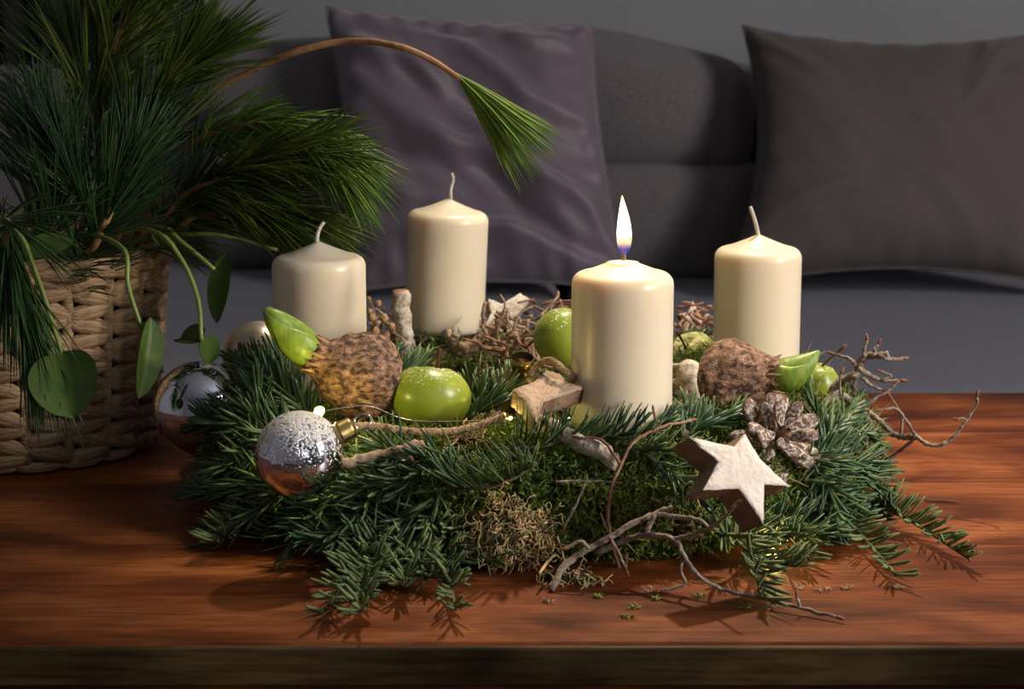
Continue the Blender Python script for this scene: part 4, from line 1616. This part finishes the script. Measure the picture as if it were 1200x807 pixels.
flower_bulb([(464, 452, 1.44), (445, 447, 1.435), (415, 437, 1.43), (385, 424, 1.425), (362, 413, 1.42)],
            [0.002, 0.020, 0.028, 0.0305, 0.0305, 0.0285, 0.0240, 0.0175, 0.0125, 0.0105],
            [(366, 416, 1.42), (352, 402, 1.418), (336, 388, 1.415), (322, 374, 1.41), (311, 362, 1.41)],
            [0.0095, 0.0118, 0.0125, 0.0120, 0.0105, 0.0085, 0.0058, 0.0025], 'brown flower bulb with green shoot pointing left to the basket', (0.3, -0.8, -0.5), 5)
flower_bulb([(818, 446, 1.49), (840, 445, 1.485), (868, 443, 1.48), (895, 441, 1.475), (916, 441, 1.47)],
            [0.002, 0.021, 0.0275, 0.0285, 0.0280, 0.0260, 0.0215, 0.0165, 0.0130, 0.0115],
            [(910, 441, 1.47), (925, 437, 1.468), (938, 430, 1.466), (950, 421, 1.465), (960, 411, 1.465)],
            [0.0100, 0.0118, 0.0118, 0.0105, 0.0088, 0.0066, 0.0040, 0.0010], 'brown flower bulb with green shoot pointing right, before rightmost candle', (0.2, -0.9, -0.3), 9)

# ------------------------------------------------------------------ wooden stars


def star(outline, centre, nrm, thick, label, face='star', side='star_side', jitter=0.0006):
    """Star cut from thick bark board: outline pixels are laid on a plane with its own tilt, then cut to depth."""
    n = Vector(nrm).normalized()
    c = W(*centre)
    o0 = Vector((0, 0, CAM_H))
    pts = []
    for (x, y) in outline:
        d = W(x, y, 1.0) - o0
        k = (c - o0).dot(n) / d.dot(n)
        pts.append(o0 + d * k)
    # rough, finely divided rim
    rim = []
    k = len(pts)
    for i in range(k):
        a, bb = pts[i], pts[(i + 1) % k]
        for s in range(6):
            p = a.lerp(bb, s / 6)
            rim.append(p + Vector((noise.noise(p * 400), noise.noise(p * 400 + Vector((9, 0, 0))), noise.noise(p * 400 + Vector((0, 9, 0))))) * jitter * (1 if s else 0.3))
    N = len(rim)
    cc = sum(rim, Vector()) / N
    t = thing('wooden_star', Vector((cc.x, cc.y, min(p.z for p in rim) - thick)), label, 'star', 'rough wooden stars on the wreath')
    m = MB()
    vs = [cc + n * 0.0006]
    for f in (0.35, 0.7, 0.965):
        vs += [cc + (p - cc) * f + n * (0.0006 + 0.0005 * noise.noise((cc + (p - cc) * f) * 300)) for p in rim]
    vs += [p - n * 0.0006 for p in rim]
    fs = [(0, 1 + i, 1 + (i + 1) % N) for i in range(N)]
    for r in range(3):
        b0 = 1 + r * N
        fs += [(b0 + i, b0 + N + i, b0 + N + (i + 1) % N, b0 + (i + 1) % N) for i in range(N)]
    m.add(vs, fs)
    m.build('face', face, t, fix=True)
    m = MB()
    rings = 6
    vs = []
    for r in range(rings):
        z = -0.0006 - (thick - 0.0006) * r / (rings - 1)
        for p in rim:
            q = cc + (p - cc) * (1.0 - 0.02 * (r / rings))
            vs.append(q + n * z + Vector((noise.noise(q * 250 + n * z * 300), noise.noise(q * 250 + Vector((3, 3, 0)) + n * z * 300), noise.noise(q * 250 + Vector((0, 5, 5)) + n * z * 300))) * (0.0007 if r else 0))
    fs = []
    for r in range(rings - 1):
        for i in range(N):
            fs.append((r * N + i, r * N + (i + 1) % N, (r + 1) * N + (i + 1) % N, (r + 1) * N + i))
    fs.append(tuple((rings - 1) * N + i for i in range(N)))
    m.add(vs, fs)
    m.build('rim', side, t, fix=True)
    return t


star([(808, 512), (861, 523), (873, 508), (891, 538), (926, 570), (896, 567), (895, 614), (866, 572), (824, 574), (842, 541)], (866, 553, 1.285), (0.52, -0.70, 0.50), 0.021,
     'pale rough wooden star tilted against the front of the wreath')
star([(600, 457), (625, 448), (640, 434), (656, 438), (665, 447), (684, 454), (662, 462), (634, 471), (629, 496), (614, 470)], (640, 457, 1.385), (0.10, -0.32, 0.94), 0.012,
     'brown wooden star lying flat left of the burning candle', face='star_brown')
star([(622, 350), (608, 371), (596, 392), (586, 376), (566, 384), (576, 366), (572, 350), (588, 356), (610, 343), (614, 346)], (594, 366, 1.79), (0.25, -0.75, 0.6), 0.010,
     'pale wooden star leaning right of the back candle', face='star')
star([(812, 352), (818, 366), (832, 368), (822, 378), (824, 392), (812, 384), (800, 392), (803, 378), (795, 368), (806, 366)], (812, 372, 1.80), (0.1, -0.85, 0.5), 0.009,
     'small frosted star among twigs between the right-hand candles', face='star')

# ------------------------------------------------------------------ pine cone
cc = W(912, 512, 1.40)
cax = Vector((0.25, -0.75, 0.45)).normalized()
cone = thing('pine_cone', cc - Vector((0, 0, 0.025)), 'opened brown pine cone with frosted scales above the white star', 'pine cone')
m = MB()
m.lathe([(0.001, -0.018), (0.007, -0.012), (0.008, 0.0), (0.005, 0.012), (0.001, 0.018)], cc, cax, 14, close=False)
m.build('core', 'bulb_skin', cone)
sv, sf = [], []
NI, NJ = 6, 4
for sgn in (1, -1):
    b0 = len(sv)
    for i in range(NI + 1):
        tt = i / NI
        w = 0.0028 + 0.0050 * math.sin(min(1.0, tt * 1.05) * math.pi * 0.62) - (0.0040 * max(0, tt - 0.78) / 0.22)
        for j in range(NJ + 1):
            u = j / NJ * 2 - 1
            sv.append((u * w, 0.0330 * tt, 0.0012 * (1 - u * u) + 0.002 * tt * tt + sgn * (0.0006 + 0.0007 * tt)))
    for i in range(NI):
        for j in range(NJ):
            a = b0 + i * (NJ + 1) + j
            q = (a, a + 1, a + NJ + 2, a + NJ + 1)
            sf.append(q if sgn > 0 else tuple(reversed(q)))
k = (NI + 1) * (NJ + 1)
edge = [i * (NJ + 1) for i in range(NI + 1)] + [NI * (NJ + 1) + j for j in range(1, NJ + 1)] + [i * (NJ + 1) + NJ for i in range(NI - 1, -1, -1)]
for i in range(len(edge) - 1):
    a, c_ = edge[i], edge[i + 1]
    sf.append((a, c_, c_ + k, a + k))
scale_me = bpy.data.meshes.new('scale')
scale_me.from_pydata(sv, [], sf)
scale_me.materials.append(M['cone'])
scale_me.polygons.foreach_set('use_smooth', [True] * len(scale_me.polygons))
cu = cax.orthogonal().normalized()
cw = cax.cross(cu)
rng = random.Random(3)
for i in range(22):
    f = i / 21
    a = i * 2.39996 + rng.uniform(-0.35, 0.35)
    el = -0.10 + 0.85 * f ** 1.5 + rng.uniform(-0.28, 0.28)
    rd = cu * math.cos(a) + cw * math.sin(a)
    yv = (rd * math.cos(el) + cax * math.sin(el)).normalized()
    xv = rd.cross(cax).normalized()
    zv = xv.cross(yv).normalized()
    sc = (1.0 - 0.45 * f) * rng.uniform(0.9, 1.08)
    p = cc + cax * (-0.014 + 0.024 * f) + rd * 0.004
    mw = Matrix(((xv.x, yv.x, zv.x, p.x), (xv.y, yv.y, zv.y, p.y), (xv.z, yv.z, zv.z, p.z), (0, 0, 0, 1)))
    o = bpy.data.objects.new('scale', scale_me)
    COL.objects.link(o)
    o.parent = cone
    o.matrix_local = Matrix.Translation(-Vector(cone['_o'])) @ mw @ Matrix.Diagonal((sc, sc, sc, 1))

# ------------------------------------------------------------------ twigs


def twig(branches, label, material='bark_grey', seed=1, buds=True, wob=0.35, name='twig', cut_end=False, cat='twig', seg=8, knots=0.0):
    """branches: list of (points, r0, r1); points as world vectors."""
    rng = random.Random(seed)
    root = thing(name, Vector(branches[0][0][0]), label, cat)
    for bi, (pts, r0, r1) in enumerate(branches):
        n = max(8, len(pts) * 5)
        q = spline(pts, n)
        for i in range(1, n - 1):
            q[i] = q[i] + rand_unit(rng) * min(r0 * 0.25, 0.0010)
        rad = lerp_list([r0, r1], n)
        if knots:
            rad = [r_ * (1 + knots * max(0, noise.noise(Vector((i * 0.9, seed, bi))))) for i, r_ in enumerate(rad)]
        m = MB()
        m.tube(q, rad, seg, wob=wob, wsc=320)
        m.build('stem' if bi == 0 else 'side_branch', material, root)
        if buds and r1 < 0.0016:
            b_ = MB()
            tg = (q[-1] - q[-2]).normalized()
            b_.tube([q[-1] - tg * 0.0008, q[-1] + tg * 0.0012, q[-1] + tg * 0.0034, q[-1] + tg * 0.0052], [r1, r1 * 1.3, r1 * 1.05, r1 * 0.2], 7)
            b_.build('bud', 'bud', root)
    if cut_end:
        q0, q1 = Vector(branches[0][0][-1]), Vector(branches[0][0][-2])
        tg = (q0 - q1).normalized()
        m = MB()
        m.lathe([(0.0001, 0.0004), (branches[0][2] * 0.93, 0.0002), (branches[0][2] * 0.98, -0.001)], q0, tg, 16, close=False)
        o = m.build('cut_end', 'cut_wood', root)
    return root


def PW(pts, z0, z1=None):
    z1 = z0 if z1 is None else z1
    n = len(pts)
    return [W(x, y, z0 + (z1 - z0) * i / max(1, n - 1)) for i, (x, y) in enumerate(pts)]


def PS(pts, off=0.012):
    return [S(x, y, off) for x, y in pts]


ZT = 1.515
twig([(PW([(965, 472), (985, 463), (1003, 478), (1015, 490), (1027, 510), (1035, 530), (1036, 541)], ZT - 0.02, ZT), 0.0030, 0.0022),
      (PW([(972, 462), (985, 448), (1000, 440), (1008, 427), (1013, 418), (1030, 416), (1042, 415)], ZT + 0.01, ZT - 0.01), 0.0034, 0.0022),
      (PW([(1030, 416), (1045, 421), (1058, 420)], ZT - 0.01), 0.0018, 0.0011),
      (PW([(1013, 418), (1013, 408), (1016, 398)], ZT - 0.01), 0.0018, 0.0012),
      (PW([(1024, 416), (1026, 409), (1029, 403)], ZT - 0.01), 0.0016, 0.0010),
      (PW([(1004, 430), (995, 420), (975, 414)], ZT, ZT + 0.02), 0.0016, 0.0009),
      (PW([(1006, 432), (1020, 440), (1035, 446), (1056, 446)], ZT - 0.01), 0.0022, 0.0011),
      (PW([(1034, 445), (1044, 440), (1033, 435)], ZT - 0.012), 0.0011, 0.0008),
      (PW([(1010, 442), (1022, 452), (1037, 458)], ZT - 0.01), 0.0016, 0.0010),
      (PW([(1013, 476), (1025, 467), (1038, 459), (1049, 450)], ZT - 0.015), 0.0016, 0.0010),
      (PW([(1003, 440), (1000, 455), (1008, 472), (1015, 485)], ZT), 0.0022, 0.0020),
      (PW([(1012, 480), (1030, 492), (1045, 507), (1058, 512), (1074, 511)], ZT, ZT - 0.03), 0.0022, 0.0020),
      (PW([(1074, 511), (1085, 519), (1103, 521), (1118, 511), (1133, 491), (1144, 474), (1145, 463)], ZT - 0.03, ZT - 0.05), 0.0016, 0.0010),
      (PW([(1132, 492), (1128, 490), (1123, 491)], ZT - 0.05), 0.0008, 0.0007),
      (PW([(1056, 510), (1057, 490), (1052, 478), (1045, 467)], ZT - 0.02), 0.0010, 0.0008),
      (PW([(1072, 508), (1062, 493), (1050, 479), (1034, 480)], ZT - 0.03), 0.0012, 0.0008),
      (PW([(1074, 512), (1060, 524), (1050, 531), (1038, 538)], ZT - 0.03, ZT - 0.01), 0.0013, 0.0010),
      (PW([(1012, 483), (1009, 498), (1016, 508)], ZT - 0.02), 0.0011, 0.0009),
      (PW([(985, 464), (984, 448), (986, 437)], ZT - 0.03), 0.0010, 0.0009),
      (PW([(1035, 530), (1030, 542), (1030, 548)], ZT), 0.0012, 0.0009),
      (PW([(1036, 538), (1040, 546), (1043, 550)], ZT - 0.01), 0.0012, 0.0009),
      (PW([(1027, 510), (1018, 522), (1020, 528)], ZT - 0.01), 0.0009, 0.0008)],
     'gnarled lichened twig jutting out to the right over the table', 'bark_grey', 3, knots=0.5)

f1 = [W(*q) for q in ((645, 691, 1.292), (662, 662, 1.302), (690, 643, 1.305), (745, 612, 1.305), (770, 601, 1.31), (788, 594, 1.312))]
p2 = [W(*q) for q in ((700, 648, 1.315), (735, 632, 1.31), (762, 627, 1.30), (790, 632, 1.288), (802, 652, 1.280), (818, 675, 1.268))] + [G(x, y, z) for x, y, z in ((850, 691, 0.008), (900, 702, 0.006), (945, 714, 0.004), (982, 723, 0.003))]
twig([(p2, 0.0021, 0.0010), (f1, 0.0023, 0.0017),
      (PW([(768, 602), (800, 606), (818, 609), (832, 618)], 1.308, 1.29), 0.0018, 0.0012),
      (PW([(786, 632), (812, 626), (833, 618), (850, 605), (864, 590)], 1.29, 1.25), 0.0014, 0.0009),
      (PW([(757, 628), (760, 617), (768, 602)], 1.302), 0.0018, 0.0016),
      (PW([(690, 643), (680, 634), (664, 642)], 1.30), 0.0014, 0.0009),
      ([G(937, 712, 0.005), G(936, 706, 0.008), G(934, 700, 0.011)], 0.0011, 0.0009),
      (PW([(800, 650), (798, 670), (802, 685), (772, 692)], 1.28, 1.29), 0.0011, 0.0008),
      (PW([(713, 628), (722, 642), (728, 655), (734, 668)], 1.30), 0.0012, 0.0009)],
     'forked brown twig across the wreath front ending on the table', 'bark_grey', 5, knots=0.25, wob=0.25)
twig([([S(804, 525, 0.022), S(768, 535, 0.024), S(738, 548, 0.024), S(722, 566, 0.022), S(709, 587, 0.020), S(707, 608, 0.018), S(713, 626, 0.016), S(726, 650, 0.014), S(734, 667, 0.010)][::-1], 0.0014, 0.0009),
      ([S(720, 566, 0.022), S(702, 546, 0.022), S(677, 541, 0.020)], 0.0011, 0.0008),
      ([S(768, 535, 0.024), S(762, 530, 0.026), S(760, 523, 0.028)], 0.0010, 0.0008)],
     'thin red-brown curved twig in front of the burning candle', 'bark_red', 6)
twig([(PS([(650, 578), (690, 577), (715, 578)], 0.016), 0.0010, 0.0007), (PS([(682, 580), (672, 596), (660, 610)], 0.016), 0.0011, 0.0008)], 'short thin grey twig in the moss beside the tan tuft', 'bark_grey', 7)
twig([(PS([(632, 694), (650, 672), (660, 640), (652, 620)], 0.012), 0.0010, 0.0007)], 'single dry stalk leaning on the moss at the wreath foot', 'lichen', 8, buds=False)
twig([([S(720, 556, 0.012), S(690, 543, 0.014), S(655, 529, 0.015), S(626, 516, 0.015)], 0.0058, 0.0055)], 'thick white-lichened stick below the burning candle', 'bark_lichen', 9, buds=False, cut_end=True, seg=14)
twig([(PW([(400, 544), (430, 536), (465, 527), (497, 519)], 1.335, 1.35), 0.0034, 0.0028), (PW([(465, 528), (478, 534), (484, 540)], 1.34), 0.0018, 0.0012)], 'plain brown stick between snow-dusted bauble and fir', 'bark', 10, buds=False, seg=10)
twig([(PW([(476, 420), (473, 395), (470, 365), (470, 341)], 1.715, 1.70), 0.0078, 0.0072)], 'upright sawn-off branch stub left of the back candle', 'bark_lichen', 11, buds=False, cut_end=True, seg=16, wob=0.5)
twig([(PW([(530, 412), (552, 405), (570, 393), (585, 378), (596, 368)], 1.70, 1.72), 0.0052, 0.0048), (PW([(545, 410), (528, 400), (524, 388)], 1.69), 0.0032, 0.0030), (PW([(545, 408), (533, 402), (536, 393)], 1.685), 0.0028, 0.0026),
      (PW([(570, 395), (566, 370), (569, 354)], 1.70), 0.0022, 0.0014)],
     'bent knobbly branch at the foot of the back candle', 'bark', 12, buds=False, seg=12, knots=0.5)
twig([(PW([(812, 480), (808, 455), (806, 430)], 1.53, 1.54), 0.0090, 0.0095)], 'thick white-crusted branch stub between lit candle and right bulb', 'bark_lichen', 13, buds=False, cut_end=False, seg=16, wob=0.7)


def tangle(c, rad, n, label, seed, material='bark_red', r=0.0010):
    """A scrambled ball of thin twigs, joined at its heart."""
    rng = random.Random(seed)
    root = thing('twig_tangle', Vector(c) - Vector((0, 0, rad[2])), label, 'twigs')
    for i in range(n):
        p = Vector((rng.uniform(-1, 1) * rad[0], rng.uniform(-1, 1) * rad[1], rng.uniform(-0.9, 0.7) * rad[2]))
        d = rand_unit(rng)
        q = [Vector(c) + p]
        for k in range(4):
            d = (d + rand_unit(rng) * 0.7).normalized()
            s = q[-1] + Vector((d.x * rad[0], d.y * rad[1], d.z * rad[2])) * 0.38
            q.append(s)
        m = MB()
        m.tube(spline(q, 12), lerp_list([r * 1.6, r * 0.8], 12), 6, wob=0.3, wsc=300)
        m.build('shoot', material, root)
    return root


tangle(W(608, 388, 1.70), (0.026, 0.020, 0.022), 34, 'tangle of knotty brown twigs right of the back candle', 2, 'bark')
tangle(W(600, 415, 1.66), (0.022, 0.016, 0.014), 18, 'reddish twig tangle behind the brass-necked bauble', 3, 'bark_red')
tangle(W(815, 372, 1.79), (0.018, 0.014, 0.014), 20, 'rust-brown twig tangle around the small frosted star', 4, 'bark_red')
tangle(W(445, 385, 1.70), (0.014, 0.014, 0.016), 18, 'dry twig tangle left of the sawn-off branch stub', 5, 'bark')
tangle(W(640, 362, 1.79), (0.020, 0.014, 0.010), 12, 'low twig tangle on the back rim above the left apple', 6, 'bark_red')
tangle(W(805, 482, 1.50), (0.014, 0.012, 0.012), 14, 'dark twig tangle between burning candle and right bulb', 7, 'bark')

# dried seed heads
rng = random.Random(8)
sd = thing('dried_seed_heads', W(445, 400, 1.69), 'pale dried seed heads and husks beside the leftmost candle', 'seed heads')
for k, (x, y, r_) in enumerate(((432, 350, 0.0020), (443, 356, 0.0030), (436, 372, 0.0036), (450, 374, 0.0040), (459, 383, 0.0036), (440, 388, 0.0040), (452, 393, 0.0038), (433, 365, 0.0026))):
    p = W(x, y, 1.68)
    m = MB()
    ax = (Vector((rng.uniform(-.6, .6), -0.4, 1))).normalized()
    m.lathe([(0.0003, -r_), (r_ * 0.7, -r_ * 0.5), (r_, 0.1 * r_), (r_ * 0.75, r_ * 0.7), (r_ * 0.35, r_ * 0.8), (r_ * 0.4, r_ * 1.1), (0.0003, r_ * 0.9)], p, ax, 12, close=False)
    m.build('seed_head', 'bulb_paper', sd)
    m = MB()
    m.tube([p - ax * r_, p - ax * 0.012 + Vector((0, 0.004, 0)), W(448, 402, 1.69)], 0.0006, 5)
    m.build('stalk', 'bark', sd)


# ------------------------------------------------------------------ jute twine
def twine(path, r, label, seed):
    t = thing('jute_twine', path[0], label, 'twine')
    pts = spline(path, 60)
    for k in range(3):
        m = MB()
        q = []
        for i, p in enumerate(pts):
            tg = (pts[min(i + 1, 59)] - pts[max(i - 1, 0)]).normalized()
            u = tg.cross(Vector((0, 0, 1)))
            u = u.normalized() if u.length > 1e-4 else tg.orthogonal()
            w = u.cross(tg)
            a = i * 0.75 + k * 2.094
            q.append(p + (u * math.cos(a) + w * math.sin(a)) * r * 0.55)
        m.tube(q, r * 0.62, 7, wob=0.3, wsc=500)
        m.build('ply', 'jute', t)
    rr = np.random.default_rng(seed)
    P_ = np.array([tuple(pts[i]) for i in rr.integers(0, 60, 160)])
    o = blades('fuzz', P_, rr.normal(size=P_.shape), np.full(160, 0.006), np.full(160, 0.00013), 'jute', t, 0.5, 2, seed)
    return t


twine([W(410, 500, 1.355), W(440, 499, 1.36), W(480, 505, 1.365), W(530, 505, 1.37), W(565, 497, 1.375), W(592, 487, 1.38)], 0.0024, 'fuzzy jute twine running from the bauble cap below the apple', 1)
twine([W(622, 440, 1.405), W(630, 428, 1.405), W(645, 422, 1.40), W(660, 432, 1.395), W(672, 442, 1.40), W(668, 452, 1.42)], 0.0022, 'jute loop tied around the brown wooden star', 2)

# ------------------------------------------------------------------ fairy lights
leds = [(378, 480, 0.012), (432, 512, 0.012), (601, 488, 0.012), (690, 486, 0.012), (815, 500, 0.010), (925, 600, 0.020), (905, 625, 0.012)]
ft = thing('fairy_light_string', S(400, 505, 0.0), 'thin silver wire fairy lights with warm yellow bulbs in the wreath', 'fairy lights')
LP = [W(374, 482, 1.375), W(598, 490, 1.385), W(676, 490, 1.45), S(905, 645, 0.001)]
wp = [LP[0]]
for i in range(len(LP) - 1):
    mid = LP[i].lerp(LP[i + 1], 0.5) + Vector((0, 0, -0.004))
    wp += [LP[i].lerp(LP[i + 1], 0.25) + Vector((0, 0.004, 0.004)), mid, LP[i + 1]]
m = MB()
m.tube(spline(wp, 120), 0.00035, 5)
m.build('wire', 'wire', ft)
# the visible loop of wire by the bauble cap
m = MB()
lp = [S(416 + 12 * math.cos(a), 503 + 8 * math.sin(a), 0.022) for a in [i * math.pi / 8 for i in range(15)]]
m.tube(spline(lp, 40), 0.0004, 5)
m.build('wire', 'wire', ft)
for i, p in enumerate(LP):
    m = MB()
    rr = 0.0036 if i == 0 else 0.0013
    m.lathe([(0.0002, -rr * 1.3), (rr * 0.7, -rr * 0.7), (rr, 0), (rr * 0.7, rr * 0.8), (0.0002, rr * 1.4)], p, (0.6, -0.4, 0.5), 12, close=False)
    o = m.build('light_bulb', 'led', ft)
    d = bpy.data.lights.new('fairy_light', 'POINT')
    d.energy = [0.16, 0.012, 0.03, 0.04][i]
    d.color = (1.0, 0.80, 0.22)
    d.shadow_soft_size = 0.003
    l_ = bpy.data.objects.new('fairy_light', d)
    COL.objects.link(l_)
    l_.parent = o
    l_.location = p - Vector(ft['_o']) + Vector((0, -0.004, 0.003))

# ------------------------------------------------------------------ crumbs on the table
rng = random.Random(21)
spots = [(770, 703), (742, 712), (735, 724), (700, 700), (758, 693), (935, 690), (965, 693), (990, 690), (820, 700), (875, 712), (640, 706), (905, 714), (1055, 690)]
for i, (x, y) in enumerate(spots):
    c = G(x, y, 0.0)
    m = MB()
    for k in range(7):
        d = rand_unit(rng)
        d.z = abs(d.z) * 0.5
        p = c + Vector((rng.uniform(-0.003, 0.003), rng.uniform(-0.003, 0.003), 0.0008))
        m.tube([p, p + d * 0.0025 + Vector((0, 0, 0.0006)), p + d * 0.0045], [0.0006, 0.0005, 0.0002], 5)
    green = i < 4 or i in (8, 9)
    tag(m.build('moss_crumb', 'moss' if green else 'bark'), 'tiny crumb of green moss fallen on the table' if green else 'tiny brown crumb of bark fallen on the table', 'crumb',
        'green crumbs on the table' if green else 'brown crumbs on the table')
m = MB()
a, c_ = G(1084, 586, 0.0012), G(1126, 588, 0.0012)
m.tube(spline([a, (a + c_) / 2 + Vector((0, 0.0006, 0)), c_], 8), [0.0004, 0.0008, 0.0009, 0.0009, 0.0009, 0.0008, 0.0007, 0.0003], 6)
tag(m.build('fallen_needle', 'stem'), 'single dead fir needle lying on the bare wood at right', 'needle')

for o in scene.objects:
    if '_o' in o:
        del o['_o']
